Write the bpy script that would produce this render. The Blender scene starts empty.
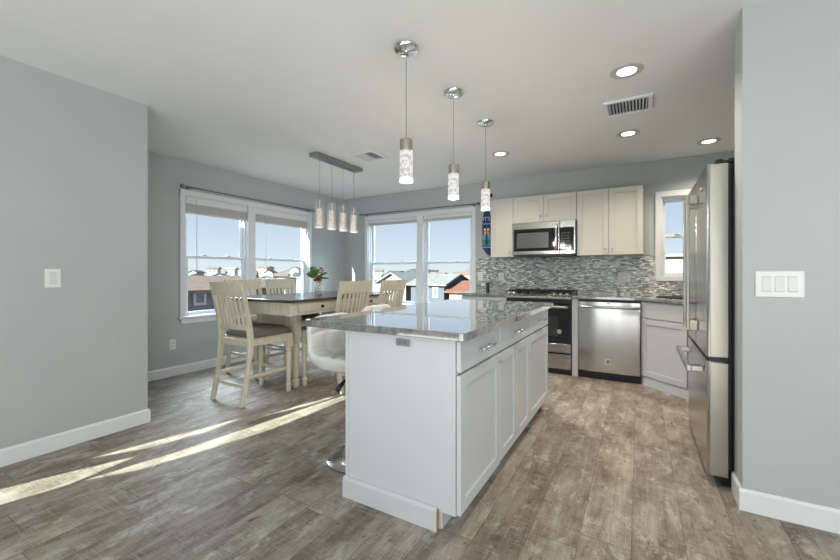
import bpy, bmesh, math, random
from mathutils import Vector, Matrix
PI = math.pi
SC = bpy.context.scene
COL = SC.collection
random.seed(7)

# ------------------------------------------------------------------ camera
CAMZ = 1.165
cam_d = bpy.data.cameras.new('camera'); cam = bpy.data.objects.new('camera', cam_d); COL.objects.link(cam)
cam_d.sensor_width = 36.0; cam_d.lens = 36.0 * 379.5 / 840.0
cam_d.shift_y = -7.0 / 840.0
cam_d.clip_start = 0.05; cam_d.clip_end = 2000
cam.location = (0, 0, CAMZ); cam.rotation_euler = (PI / 2, 0, math.radians(30.0))
SC.camera = cam

# ------------------------------------------------------------------ view, sky, sun, large lights
SC.view_settings.view_transform = 'Standard'; SC.view_settings.look = 'None'
SC.view_settings.gamma = 1.0; SC.view_settings.use_curve_mapping = False
SC.view_settings.exposure = 0.40
SC.cycles.use_denoising = True
SC.cycles.max_bounces = 10; SC.cycles.diffuse_bounces = 6; SC.cycles.glossy_bounces = 5
SC.cycles.transmission_bounces = 8; SC.cycles.transparent_max_bounces = 16
SC.cycles.sample_clamp_indirect = 4.0
SC.cycles.caustics_reflective = False; SC.cycles.caustics_refractive = False

world = bpy.data.worlds.new('sky'); SC.world = world; world.use_nodes = True
wn = world.node_tree; wn.nodes.clear()
w_out = wn.nodes.new('ShaderNodeOutputWorld'); w_bg = wn.nodes.new('ShaderNodeBackground')
w_tc = wn.nodes.new('ShaderNodeTexCoord'); w_sep = wn.nodes.new('ShaderNodeSeparateXYZ'); w_rp = wn.nodes.new('ShaderNodeValToRGB')
wn.links.new(w_tc.outputs['Generated'], w_sep.inputs[0]); wn.links.new(w_sep.outputs['Z'], w_rp.inputs[0])
wn.links.new(w_rp.outputs[0], w_bg.inputs[0]); wn.links.new(w_bg.outputs[0], w_out.inputs[0])
e = w_rp.color_ramp.elements
e[0].position = 0.0; e[0].color = (0.62, 0.66, 0.68, 1)
e[1].position = 1.0; e[1].color = (0.20, 0.34, 0.66, 1)
for p, c in ((0.03, (0.56, 0.64, 0.70, 1)), (0.13, (0.44, 0.53, 0.64, 1)), (0.30, (0.35, 0.445, 0.62, 1))):
    q = e.new(p); q.color = c
w_bg.inputs['Strength'].default_value = 1.02

SUN_D = Vector((0.20, 1.0, -0.466)).normalized()
sd = bpy.data.lights.new('sun', 'SUN'); sd.energy = 14.0; sd.angle = math.radians(0.25); sd.color = (0.88, 1.0, 0.88)
so = bpy.data.objects.new('sun', sd); COL.objects.link(so); so.location = (-3, -8, 6)
so.rotation_euler = SUN_D.to_track_quat('-Z', 'Y').to_euler()

def area(name, loc, direction, sx, sy, power, color=(1, 1, 1)):
    d = bpy.data.lights.new(name, 'AREA'); d.shape = 'RECTANGLE'; d.size = sx; d.size_y = sy; d.energy = power; d.color = color
    o = bpy.data.objects.new(name, d); COL.objects.link(o); o.location = loc
    o.rotation_euler = Vector(direction).to_track_quat('-Z', 'Z').to_euler()
    return o
# daylight of the big glazed doors behind the photographer, then two added fill lamps
area('door_daylight', (-0.85, -1.9, 1.15), (0, 1, 0.10), 1.5, 2.0, 18, (0.84, 0.94, 1.0))
area('right_wall_fill', (2.1, -1.9, 1.3), (-0.1, 1, 0.1), 1.6, 1.8, 29, (1.0, 0.99, 0.97))  # added fill at the right rear, brightens the right wall
area('dining_wall_fill', (2.5, -1.2, 1.35), (-1, 0.8, 0.08), 2.0, 1.7, 38, (0.90, 0.96, 1.0))  # added fill for the dining walls and island doors, no window there
# lamps added out of view above the two big windows to brighten the room
area('left_window_fill', (-5.9, 3.4, 3.3), (1, 0, -0.85), 2.6, 1.2, 430, (0.78, 0.90, 1.0))
area('back_window_fill', (-3.05, 6.5, 3.3), (0, -1, -0.85), 2.6, 1.2, 430, (0.78, 0.90, 1.0))
area('ceiling_fill', (-0.6, -0.95, 0.06), (0, 0.25, 1), 5.0, 1.7, 66, (1.0, 0.99, 0.95))  # added upward fill behind the camera, lightens the ceiling

# ------------------------------------------------------------------ helpers
class M:
    """collects shapes for ONE mesh object"""
    def __init__(s, T=None):
        s.bm = bmesh.new(); s.T = T.copy() if T else Matrix()
    def _add(s, verts, faces, smooth=False):
        vs = [s.bm.verts.new(s.T @ Vector(v)) for v in verts]
        out = []
        for f in faces:
            try:
                fc = s.bm.faces.new([vs[i] for i in f]); fc.smooth = smooth; out.append(fc)
            except ValueError:
                pass
        return vs, out
    def box(s, x0, x1, y0, y1, z0, z1, bev=0.0, seg=1):
        x0, x1 = min(x0, x1), max(x0, x1); y0, y1 = min(y0, y1), max(y0, y1); z0, z1 = min(z0, z1), max(z0, z1)
        v = [(x0,y0,z0),(x1,y0,z0),(x1,y1,z0),(x0,y1,z0),(x0,y0,z1),(x1,y0,z1),(x1,y1,z1),(x0,y1,z1)]
        f = [(0,3,2,1),(4,5,6,7),(0,1,5,4),(1,2,6,5),(2,3,7,6),(3,0,4,7)]
        vs, fs = s._add(v, f)
        if bev > 0:
            es = list({ed for fc in fs for ed in fc.edges})
            bmesh.ops.bevel(s.bm, geom=es, offset=bev, segments=seg, affect='EDGES', profile=0.5)
        return s
    def prism(s, poly, axis, a0, a1, bev=0.0):
        """poly of 2D points; axis 'z': (x,y), 'y': (x,z), 'x': (y,z)"""
        mk = {'z': lambda p, a: (p[0], p[1], a), 'y': lambda p, a: (p[0], a, p[1]), 'x': lambda p, a: (a, p[0], p[1])}[axis]
        n = len(poly)
        v = [mk(p, a0) for p in poly] + [mk(p, a1) for p in poly]
        f = [tuple(range(n))[::-1], tuple(range(n, 2 * n))] + [(i, (i + 1) % n, n + (i + 1) % n, n + i) for i in range(n)]
        vs, fs = s._add(v, f)
        bmesh.ops.recalc_face_normals(s.bm, faces=fs)
        if bev > 0:
            es = list({ed for fc in fs for ed in fc.edges})
            bmesh.ops.bevel(s.bm, geom=es, offset=bev, segments=1, affect='EDGES')
        return s
    def tube(s, pts, r, n=10, cap=True, closed=False):
        pts = [Vector(p) for p in pts]; k = len(pts)
        rs = r if isinstance(r, (list, tuple)) else [r] * k
        rings = []; up = None
        for i, p in enumerate(pts):
            a = pts[i - 1] if (i > 0 or closed) else p
            b = pts[(i + 1) % k] if (i < k - 1 or closed) else p
            d = (b - a).normalized()
            if up is None:
                up = d.orthogonal().normalized()
            up = (up - d * up.dot(d)).normalized(); sd_ = d.cross(up)
            rings.append([p + (up * math.cos(2 * PI * j / n) + sd_ * math.sin(2 * PI * j / n)) * rs[i] for j in range(n)])
        v = [q for ring in rings for q in ring]; f = []
        for i in range(k if closed else k - 1):
            i2 = (i + 1) % k
            for j in range(n):
                f.append((i * n + j, i * n + (j + 1) % n, i2 * n + (j + 1) % n, i2 * n + j))
        if cap and not closed:
            f.append(tuple(range(n))[::-1]); f.append(tuple((k - 1) * n + j for j in range(n)))
        vs, fs = s._add(v, f, True)
        for fc in fs[-2:] if cap and not closed else []:
            fc.smooth = False
        return s
    def cyl(s, p0, p1, r0, r1=None, n=20):
        return s.tube([p0, p1], [r0, r0 if r1 is None else r1], n)
    def lathe(s, prof, c=(0, 0), n=24, smooth=True):
        """prof: (r,z) pairs bottom to top around a vertical axis through c"""
        v = []; f = []; idx = []
        for r, z in prof:
            if r < 1e-5:
                idx.append([len(v)]); v.append((c[0], c[1], z))
            else:
                idx.append([len(v) + j for j in range(n)])
                v += [(c[0] + r * math.cos(2 * PI * j / n), c[1] + r * math.sin(2 * PI * j / n), z) for j in range(n)]
        for a, b in zip(idx[:-1], idx[1:]):
            for j in range(n):
                j2 = (j + 1) % n
                if len(a) == 1 and len(b) == 1: continue
                if len(a) == 1: f.append((a[0], b[j2], b[j]))
                elif len(b) == 1: f.append((a[j], a[j2], b[0]))
                else: f.append((a[j], a[j2], b[j2], b[j]))
        if len(idx[0]) > 1: f.append(tuple(idx[0])[::-1])
        if len(idx[-1]) > 1: f.append(tuple(idx[-1]))
        vs, fs = s._add(v, f, smooth)
        bmesh.ops.recalc_face_normals(s.bm, faces=fs)
        for ed in {ed for fc in fs for ed in fc.edges}:
            if len(ed.link_faces) == 2 and ed.calc_face_angle(0) > 0.7: ed.smooth = False
        return s
    def grid(s, fn, nu, nv, smooth=True, closed_u=False):
        v = [fn(i / (nu if closed_u else nu - 1), j / (nv - 1)) for i in range(nu) for j in range(nv)]
        f = []
        for i in range(nu if closed_u else nu - 1):
            i2 = (i + 1) % nu
            for j in range(nv - 1):
                f.append((i * nv + j, i2 * nv + j, i2 * nv + j + 1, i * nv + j + 1))
        s._add(v, f, smooth); return s
    def done(s, name, origin=(0, 0, 0)):
        if any(origin):
            bmesh.ops.translate(s.bm, vec=-Vector(origin), verts=s.bm.verts)
        bmesh.ops.recalc_face_normals(s.bm, faces=s.bm.faces)
        me = bpy.data.meshes.new(name); s.bm.to_mesh(me); s.bm.free(); return me

ORG = {}
def tag(o, label=None, cat=None, group=None, kind=None):
    if label: o['label'] = label
    if cat: o['category'] = cat
    if group: o['group'] = group
    if kind: o['kind'] = kind
    return o
def thing(name, label, cat, loc=(0, 0, 0), group=None, rz=0.0):
    o = bpy.data.objects.new(name, None); COL.objects.link(o); o.empty_display_size = 0.1
    o.location = loc; o.rotation_euler = (0, 0, rz)
    ORG[o.name] = tuple(loc)
    return tag(o, label, cat, group)
def part(parent, name, m, material, label=None):
    o = bpy.data.objects.new(name, m.done(name, ORG.get(parent.name, (0, 0, 0)))); COL.objects.link(o)
    o.data.materials.append(material); o.parent = parent
    ORG[o.name] = ORG.get(parent.name, (0, 0, 0))
    if label: o['label'] = label
    return o
def solo(name, m, material, label, cat, loc=(0, 0, 0), group=None):
    o = bpy.data.objects.new(name, m.done(name, loc)); COL.objects.link(o); o.location = loc
    o.data.materials.append(material); ORG[o.name] = tuple(loc)
    return tag(o, label, cat, group)
def struct(name, m, material, parent=None):
    if parent: return part(parent, name, m, material)
    o = bpy.data.objects.new(name, m.done(name)); COL.objects.link(o); o.data.materials.append(material)
    o['kind'] = 'structure'; return o
def dup(root, loc, rz=0.0, label=None, group=None):
    r = root.copy(); COL.objects.link(r); r.location = loc; r.rotation_euler = (0, 0, rz)
    if label: r['label'] = label
    if group: r['group'] = group
    for ch in list(root.children):
        c = ch.copy(); COL.objects.link(c); c.parent = r
        for g in list(ch.children):
            d = g.copy(); COL.objects.link(d); d.parent = c
    return r
def TR(x=0, y=0, z=0, rz=0.0):
    return Matrix.Translation((x, y, z)) @ Matrix.Rotation(rz, 4, 'Z')

# ------------------------------------------------------------------ materials
def mat(name, color=(0.8, 0.8, 0.8), rough=0.5, metal=0.0, **kw):
    m = bpy.data.materials.new(name); m.use_nodes = True
    b = m.node_tree.nodes['Principled BSDF']
    b.inputs['Base Color'].default_value = (*color, 1); b.inputs['Roughness'].default_value = rough; b.inputs['Metallic'].default_value = metal
    for k, v in kw.items(): b.inputs[k].default_value = v
    return m
class NT:
    """tiny node-graph writer"""
    def __init__(s, m):
        s.t = m.node_tree; s.b = s.t.nodes['Principled BSDF']
        s.tc = s.t.nodes.new('ShaderNodeTexCoord')
    def put(s, node, sock, val):
        if val is None: return
        if hasattr(val, 'is_output'): s.t.links.new(val, node.inputs[sock])
        else: node.inputs[sock].default_value = val
    def math(s, op, a, b=None, c=None):
        n = s.t.nodes.new('ShaderNodeMath'); n.operation = op
        for i, v in enumerate((a, b, c)): s.put(n, i, v)
        return n.outputs[0]
    def sep(s, v):
        n = s.t.nodes.new('ShaderNodeSeparateXYZ'); s.put(n, 0, v); return n.outputs
    def comb(s, x=0.0, y=0.0, z=0.0):
        n = s.t.nodes.new('ShaderNodeCombineXYZ')
        for i, v in enumerate((x, y, z)): s.put(n, i, v)
        return n.outputs[0]
    def noise(s, v, scale=5.0, detail=3.0, rough=0.5, dist=0.0):
        n = s.t.nodes.new('ShaderNodeTexNoise'); s.put(n, 'Vector', v); s.put(n, 'Scale', scale); s.put(n, 'Detail', detail)
        s.put(n, 'Roughness', rough); s.put(n, 'Distortion', dist); return n.outputs['Fac']
    def white(s, v):
        n = s.t.nodes.new('ShaderNodeTexWhiteNoise'); n.noise_dimensions = '3D'; s.put(n, 'Vector', v); return n.outputs['Value']
    def voronoi(s, v, scale):
        n = s.t.nodes.new('ShaderNodeTexVoronoi'); s.put(n, 'Vector', v); s.put(n, 'Scale', scale); return n.outputs
    def ramp(s, f, stops):
        n = s.t.nodes.new('ShaderNodeValToRGB'); s.put(n, 0, f); el = n.color_ramp.elements
        while len(el) < len(stops): el.new(0.5)
        for q, (p, c) in zip(el, stops): q.position = p; q.color = (*c, 1) if len(c) == 3 else c
        return n.outputs[0]
    def mix(s, f, a, b, mode='MIX'):
        n = s.t.nodes.new('ShaderNodeMix'); n.data_type = 'RGBA'; n.blend_type = mode
        s.put(n, 0, f)
        for k, v in ((6, a), (7, b)):
            if isinstance(v, tuple) and len(v) == 3: v = (*v, 1)
            s.put(n, k, v)
        return n.outputs[2]
    def bump(s, h, strength=0.2, dist=0.01):
        n = s.t.nodes.new('ShaderNodeBump'); s.put(n, 'Height', h); s.put(n, 'Strength', strength); s.put(n, 'Distance', dist)
        s.t.links.new(n.outputs[0], s.b.inputs['Normal'])
    def set(s, sock, v): s.put(s.b, sock, v)

def paint(name, color, rough=0.6, amount=0.04, scale=3.0):
    m = mat(name, color, rough); g = NT(m)
    f = g.noise(g.tc.outputs['Object'], scale, 4)
    g.set('Base Color', g.ramp(f, [(0.3, tuple(c * (1 - amount) for c in color)), (0.7, tuple(min(1, c * (1 + amount)) for c in color))]))
    g.bump(g.noise(g.tc.outputs['Object'], 180, 2), 0.04, 0.002)
    return m
WALL = paint('wall_paint_light_grey_blue', (0.428, 0.461, 0.462), 0.55, 0.02)
CEIL = paint('ceiling_paint', (0.77, 0.785, 0.765), 0.7, 0.015)
TRIM = paint('white_trim_paint', (0.72, 0.745, 0.76), 0.35, 0.01)
CAB = paint('white_cabinet_paint', (0.565, 0.59, 0.605), 0.35, 0.012)
CABU = paint('lamp_warmed_cabinet_paint', (0.56, 0.55, 0.505), 0.4, 0.012)  # cabinet white with the warm lamp light mixed into the colour
VINYL = mat('white_window_vinyl', (0.72, 0.76, 0.80), 0.35)
PLAST = mat('white_plastic', (0.75, 0.76, 0.75), 0.35)
PLASTS = mat('pale_switch_plastic', (0.66, 0.67, 0.66), 0.3)
GREYPL = mat('grey_plastic', (0.22, 0.23, 0.24), 0.4)
BLACK = mat('black_plastic', (0.012, 0.012, 0.013), 0.4)
BLACKG = mat('black_glass', (0.008, 0.009, 0.010), 0.06)
IRON = mat('cast_iron', (0.010, 0.010, 0.010), 0.75, 0.0, **{'Specular IOR Level': 0.25})
CHROME = mat('chrome', (0.75, 0.75, 0.74), 0.1, 1.0)
NICKEL = mat('brushed_nickel', (0.50, 0.47, 0.41), 0.32, 1.0)
PEWTER = mat('pewter_rod', (0.20, 0.20, 0.20), 0.35, 0.9)
GREYMET = mat('grey_brushed_metal', (0.30, 0.32, 0.32), 0.38, 0.8)
DARKIN = mat('dark_recess', (0.03, 0.03, 0.03), 0.8)
RAWWOOD = mat('raw_orange_wood', (0.42, 0.19, 0.07), 0.6)
BASEM = mat('dull_chrome', (0.42, 0.42, 0.41), 0.2, 1.0)
CABLE = mat('grey_cable', (0.25, 0.25, 0.24), 0.5)

def steel(name, color, rough, horizontal=True, metal=1.0):
    m = mat(name, color, rough, metal); g = NT(m)
    s = g.sep(g.tc.outputs['Object'])
    v = g.comb(g.math('MULTIPLY', s[0], 4.0), g.math('MULTIPLY', s[1], 4.0), g.math('MULTIPLY', s[2], 900.0)) if horizontal else \
        g.comb(g.math('MULTIPLY', s[0], 900.0), g.math('MULTIPLY', s[1], 900.0), g.math('MULTIPLY', s[2], 4.0))
    f = g.noise(v, 1.0, 2)
    g.bump(f, 0.12, 0.001)
    g.set('Roughness', g.math('MULTIPLY_ADD', f, 0.12, rough - 0.06))
    return m
STEEL = steel('stainless_steel', (0.46, 0.455, 0.435), 0.26)
STEELV = steel('stainless_steel_vertical', (0.52, 0.515, 0.50), 0.2, False)
STEELP = steel('pale_stainless_edge', (0.44, 0.43, 0.375), 0.34, False, 0.85)

def make_floor_mat():
    m = mat('weathered_plank_floor', (0.2, 0.18, 0.15), 0.42); g = NT(m)
    s = g.sep(g.tc.outputs['Object'])
    xs = g.math('DIVIDE', g.math('ADD', s[0], 20.03), 0.2); row = g.math('FLOOR', xs); fx = g.math('FRACT', xs)
    off = g.math('MULTIPLY', g.white(g.comb(row, 3.1, 0.0)), 1.22)
    ys = g.math('DIVIDE', g.math('ADD', g.math('ADD', s[1], 20.0), off), 1.22); pl = g.math('FLOOR', ys); fy = g.math('FRACT', ys)
    cell = g.comb(row, pl, 0.0); rnd = g.white(cell); rnd2 = g.white(g.comb(row, pl, 7.7))
    z = g.math('MULTIPLY', rnd, 40.0)
    gx = lambda a, b, k=0.0: g.comb(g.math('MULTIPLY', s[0], a), g.math('MULTIPLY', s[1], b), g.math('ADD', z, k))
    grain = g.noise(gx(60.0, 3.5), 1.0, 7, 0.7, 0.8)
    blotch = g.noise(gx(7.0, 2.8), 1.0, 9, 0.66, 0.2)
    worn = g.noise(gx(11.0, 6.0, 9.0), 1.0, 10, 0.76, 0.15)
    fleck = g.noise(gx(46.0, 16.0, 3.0), 1.0, 5, 0.75, 0.5)
    saw = g.noise(gx(7.0, 140.0, 5.0), 1.0, 4, 0.65)
    scr = g.noise(gx(150.0, 7.0, 2.0), 1.0, 4, 0.65)
    base = g.ramp(blotch, [(0.32, (0.115, 0.086, 0.066)), (0.48, (0.225, 0.186, 0.154)), (0.66, (0.355, 0.318, 0.280))])
    base = g.mix(0.6, base, g.ramp(grain, [(0.30, (0.28, 0.26, 0.24)), (0.5, (0.52, 0.52, 0.51)), (0.72, (0.72, 0.72, 0.70))]), 'OVERLAY')
    base = g.mix(g.ramp(worn, [(0.53, (0, 0, 0)), (0.62, (0.72, 0.72, 0.72))]), base, (0.47, 0.445, 0.41))
    base = g.mix(g.ramp(saw, [(0.54, (0, 0, 0)), (0.68, (0.6, 0.6, 0.6))]), base, (0.42, 0.39, 0.35))
    base = g.mix(g.ramp(scr, [(0.56, (0, 0, 0)), (0.70, (0.45, 0.45, 0.45))]), base, (0.40, 0.37, 0.33))
    base = g.mix(g.ramp(worn, [(0.34, (0.7, 0.7, 0.7)), (0.42, (0, 0, 0))]), base, (0.115, 0.086, 0.066))
    base = g.mix(g.ramp(fleck, [(0.33, (0.85, 0.85, 0.85)), (0.39, (0, 0, 0))]), base, (0.06, 0.045, 0.036))
    tint = g.ramp(rnd2, [(0.0, (0.92, 0.91, 0.90)), (0.5, (1.06, 1.06, 1.06)), (1.0, (1.2, 1.2, 1.2))])
    base = g.mix(1.0, base, tint, 'MULTIPLY')
    seam = g.math('MAXIMUM', g.math('LESS_THAN', fx, 0.014), g.math('LESS_THAN', fy, 0.0028))
    base = g.mix(g.math('MULTIPLY', seam, 0.6), base, (0.06, 0.05, 0.042))
    g.set('Base Color', base)
    g.set('Roughness', g.math('MULTIPLY_ADD', worn, 0.25, 0.42)); g.set('Specular IOR Level', 0.3)
    g.bump(g.math('SUBTRACT', g.math('MULTIPLY', grain, 0.5), g.math('MULTIPLY', seam, 0.6)), 0.25, 0.004)
    return m
FLOOR = make_floor_mat()

def make_tile_mat():
    m = mat('glass_stone_strip_mosaic', (0.4, 0.42, 0.42), 0.25); g = NT(m)
    s = g.sep(g.tc.outputs['Object'])
    zs = g.math('DIVIDE', g.math('ADD', s[2], 5.0), 0.0112); row = g.math('FLOOR', zs); fz = g.math('FRACT', zs)
    wv = g.math('MULTIPLY_ADD', g.white(g.comb(row, 1.0, 0.0)), 0.042, 0.022)
    xs = g.math('DIVIDE', g.math('ADD', g.math('ADD', s[0], 9.0), g.white(g.comb(row, 5.0, 0.0))), wv); cl = g.math('FLOOR', xs); fx = g.math('FRACT', xs)
    r1 = g.white(g.comb(row, cl, 0.0)); r2 = g.white(g.comb(row, cl, 4.0))
    c = g.ramp(r1, [(0.0, (0.14, 0.155, 0.155)), (0.2, (0.30, 0.325, 0.32)), (0.5, (0.46, 0.49, 0.48)), (0.8, (0.64, 0.67, 0.655)), (1.0, (1.0, 1.0, 0.98))])
    c = g.mix(0.35, c, g.ramp(g.noise(g.tc.outputs['Object'], 60, 3), [(0.3, (0.2, 0.21, 0.21)), (0.7, (0.6, 0.62, 0.62))]), 'OVERLAY')
    grout = g.math('MAXIMUM', g.math('LESS_THAN', fz, 0.09), g.math('LESS_THAN', fx, 0.018))
    g.set('Base Color', g.mix(g.math('MULTIPLY', grout, 0.8), c, (0.22, 0.235, 0.23)))
    g.set('Roughness', g.math('MULTIPLY_ADD', r2, 0.4, 0.08))
    g.set('Metallic', g.math('MULTIPLY', g.math('GREATER_THAN', r2, 0.8), 0.5))
    g.bump(g.math('SUBTRACT', g.math('MULTIPLY', r2, 0.8), grout), 0.35, 0.004)
    return m
TILE = make_tile_mat()

def make_granite():
    m = mat('grey_granite', (0.3, 0.3, 0.3), 0.07); g = NT(m)
    o = g.tc.outputs['Object']
    n1 = g.noise(o, 7.0, 6, 0.65, 1.0); n2 = g.noise(o, 55.0, 4, 0.7); n3 = g.noise(o, 3.2, 5, 0.6, 2.0); n4 = g.noise(o, 22.0, 3, 0.6, 0.5)
    c = g.ramp(n1, [(0.3, (0.11, 0.11, 0.11)), (0.45, (0.19, 0.19, 0.187)), (0.58, (0.26, 0.257, 0.25)), (0.75, (0.36, 0.36, 0.35))])
    c = g.mix(0.5, c, g.ramp(n2, [(0.3, (0.12, 0.12, 0.12)), (0.5, (0.5, 0.5, 0.5)), (0.7, (0.85, 0.84, 0.82))]), 'OVERLAY')
    c = g.mix(g.ramp(n3, [(0.56, (0, 0, 0)), (0.70, (0.5, 0.5, 0.5))]), c, (0.29, 0.24, 0.185))
    c = g.mix(g.ramp(n4, [(0.66, (0, 0, 0)), (0.72, (0.85, 0.85, 0.85))]), c, (0.035, 0.03, 0.028))
    c = g.mix(g.ramp(n4, [(0.28, (0.8, 0.8, 0.8)), (0.34, (0, 0, 0))]), c, (0.42, 0.42, 0.41))
    g.set('Base Color', c); g.set('IOR', 1.8); g.set('Coat Weight', 1.0); g.set('Coat Roughness', 0.02); g.set('Coat IOR', 1.9)
    return m
GRANITE = make_granite()

def wood(name, dark, light, rough=0.45, axis=2, fine=40):
    m = mat(name, light, rough); g = NT(m)
    s = list(g.sep(g.tc.outputs['Object']))
    sc = [fine, fine, fine]; sc[axis] = fine * 0.07
    v = g.comb(*[g.math('MULTIPLY', s[i], float(sc[i])) for i in range(3)])
    f = g.noise(v, 1.0, 5, 0.6, 0.6)
    g.set('Base Color', g.ramp(f, [(0.3, dark), (0.7, light)])); g.bump(f, 0.06, 0.003)
    return m
CREAM = wood('antique_cream_paint', (0.54, 0.49, 0.385), (0.68, 0.635, 0.525), 0.5)
DARKTOP = wood('dark_walnut_top', (0.050, 0.036, 0.030), (0.105, 0.078, 0.063), 0.22, 1, 25)
def fabric(name, a, b, sc):
    m = mat(name, a, 0.95); g = NT(m); f = g.noise(g.tc.outputs['Object'], sc, 3, 0.7)
    g.set('Base Color', g.ramp(f, [(0.3, a), (0.7, b)])); g.bump(f, 0.3, 0.003); return m
TWEED = fabric('brown_grey_tweed', (0.085, 0.068, 0.056), (0.21, 0.18, 0.155), 170)
LEATHER = fabric('white_leatherette', (0.68, 0.68, 0.655), (0.74, 0.74, 0.715), 30)
LEATHER.node_tree.nodes['Principled BSDF'].inputs['Roughness'].default_value = 0.42

def glassy(name, gloss=0.06, tint=(1, 1, 1), rough=0.0):
    m = bpy.data.materials.new(name); m.use_nodes = True; t = m.node_tree; t.nodes.clear()
    o = t.nodes.new('ShaderNodeOutputMaterial'); a = t.nodes.new('ShaderNodeBsdfTransparent'); b = t.nodes.new('ShaderNodeBsdfGlossy')
    x = t.nodes.new('ShaderNodeMixShader'); fr = t.nodes.new('ShaderNodeFresnel'); ma = t.nodes.new('ShaderNodeMath')
    ma.operation = 'MULTIPLY'; fr.inputs[0].default_value = 1.45; ma.inputs[1].default_value = gloss / 0.04
    a.inputs[0].default_value = (*tint, 1); b.inputs['Roughness'].default_value = rough
    t.links.new(fr.outputs[0], ma.inputs[0]); t.links.new(ma.outputs[0], x.inputs[0])
    t.links.new(a.outputs[0], x.inputs[1]); t.links.new(b.outputs[0], x.inputs[2]); t.links.new(x.outputs[0], o.inputs[0])
    return m
PANE = glassy('window_glass', 0.0003, (0.97, 0.985, 0.99))
CLEAR = mat('clear_shade_glass', (0.80, 0.83, 0.83), 0.12, Alpha=0.08)
VASEG = mat('cut_glass', (0.86, 0.88, 0.88), 0.08); _g = NT(VASEG)
_g.set('Alpha', _g.ramp(_g.voronoi(_g.tc.outputs['Object'], 55)['Distance'], [(0.25, (0.16, 0.16, 0.16)), (0.6, (0.62, 0.62, 0.62))]))
def emit(name, color, strength, bubbles=0.0, sc=140):
    m = mat(name, (0.8, 0.8, 0.8), 0.3); g = NT(m); g.set('Emission Color', (*color, 1)); g.set('Emission Strength', strength)
    if bubbles:
        g.set('Base Color', (0.05, 0.05, 0.05, 1))
        n = g.noise(g.tc.outputs['Object'], sc, 2, 0.6, 0.4)
        f = g.math('MULTIPLY_ADD', g.ramp(n, [(0.42, (0, 0, 0)), (0.54, (1, 1, 1))]), bubbles, strength - bubbles)
        g.set('Emission Strength', f)
    return m
RINGM = mat('satin_trim_ring', (0.52, 0.50, 0.47), 0.4)
LAMP = emit('downlight_lens', (1.0, 0.90, 0.76), 3.2)
BUBBLE = emit('lit_bubble_glass', (1.0, 0.965, 0.94), 0.64, 0.27, 62)
BUBBLEW = emit('lit_warm_bubble_glass', (1.0, 0.84, 0.68), 0.56, 0.30, 70)
LITRIM = emit('lit_glass_rim', (1.0, 0.97, 0.94), 0.75)
NAVY = mat('navy_board_paint', (0.012, 0.035, 0.16), 0.4)
LETTER = mat('pale_blue_lettering', (0.50, 0.64, 0.80), 0.5)
def flat(n, c, r=0.6): return mat(n, c, r)
RED = flat('painted_red', (0.50, 0.04, 0.03)); YEL = flat('painted_yellow', (0.72, 0.48, 0.05)); TEAL = flat('painted_teal', (0.03, 0.28, 0.26))
WHITEP = flat('painted_white', (0.80, 0.78, 0.74)); SKYB = flat('painted_sky_blue', (0.12, 0.36, 0.66)); GREENP = flat('painted_green', (0.07, 0.28, 0.08))
LEAF = wood('green_leaf', (0.03, 0.11, 0.02), (0.075, 0.19, 0.035), 0.4, 1, 60)
STEMG = flat('green_stem', (0.10, 0.20, 0.05)); PETAL = flat('red_petal', (0.22, 0.012, 0.018), 0.5); BERRY = flat('pink_brown_bud', (0.22, 0.065, 0.07), 0.5)
BOTTLEG = mat('dark_green_glass', (0.006, 0.03, 0.022), 0.08)
BLIND = mat('white_blind_vinyl', (0.72, 0.73, 0.74), 0.5)
BLINDT = mat('taupe_blind_vinyl', (0.54, 0.525, 0.505), 0.55)

# ------------------------------------------------------------------ room shell
XL, XP, YP, YB, ZC = -4.57, -3.328, 1.505, 5.2, 2.475
XRW, YRW, XK = 0.441, 2.415, 1.25      # end of the right wall, its face, kitchen's right wall
REAR = -2.1
def wall_panel(m, u0, u1, z0, z1, holes, y0=0.0, y1=0.15):
    """wall in the canonical frame: faces -y, runs along x; holes as (u0,u1,z0,z1)"""
    us = sorted({u0, u1, *[h[0] for h in holes], *[h[1] for h in holes]})
    for a, b in zip(us[:-1], us[1:]):
        hs = sorted([h for h in holes if h[0] <= a + 1e-6 and h[1] >= b - 1e-6], key=lambda h: h[2])
        z = z0
        for h in hs:
            if h[2] > z: m.box(a, b, y0, y1, z, h[2])
            z = h[3]
        if z < z1: m.box(a, b, y0, y1, z, z1)
    return m
W1 = (2.39, 4.41, 0.60, 2.128)      # casing outlines
W2 = (-4.085, -2.058, 0.60, 2.128)
W3 = (0.162, 0.80, 1.07, 2.10)
CW = 0.058
hole = lambda w, c=CW: (w[0] + c, w[1] - c, w[2] + c, w[3] - c)
T_LEFT = TR(XL, 0, 0, PI / 2); T_BACK = TR(0, YB, 0)
struct('floor', M().box(-6.1, 3.2, -2.3, 1.5, -0.12, 0.0).box(-4.72, 3.2, 1.5, 5.35, -0.12, 0.0), FLOOR)
struct('ceiling', M().box(-6.1, 3.2, -2.3, 1.5, ZC, ZC + 0.12).box(-4.72, 3.2, 1.5, 5.35, ZC, ZC + 0.12), CEIL)
struct('wall_left', wall_panel(M(T_LEFT), YP, YB + 0.15, 0, ZC, [hole(W1)]), WALL)
struct('wall_back', wall_panel(M(T_BACK), XL, XK + 0.1, 0, ZC, [hole(W2), hole(W3, 0.06)]), WALL)
struct('wall_partition', M().box(-6.1, XP, 0.25, YP, 0, ZC), WALL)
struct('wall_rear_left', M().box(-6.1, -5.95, REAR, 0.25, 0, ZC), WALL)
struct('wall_right', M().box(XRW, 3.05, YRW, YRW + 0.175, 0, ZC), WALL)
struct('wall_kitchen_right', M().box(XK, XK + 0.12, YRW + 0.175, YB, 0, ZC), WALL)
struct('wall_far_right', M().box(3.05, 3.2, REAR, YRW, 0, ZC), WALL)

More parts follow.
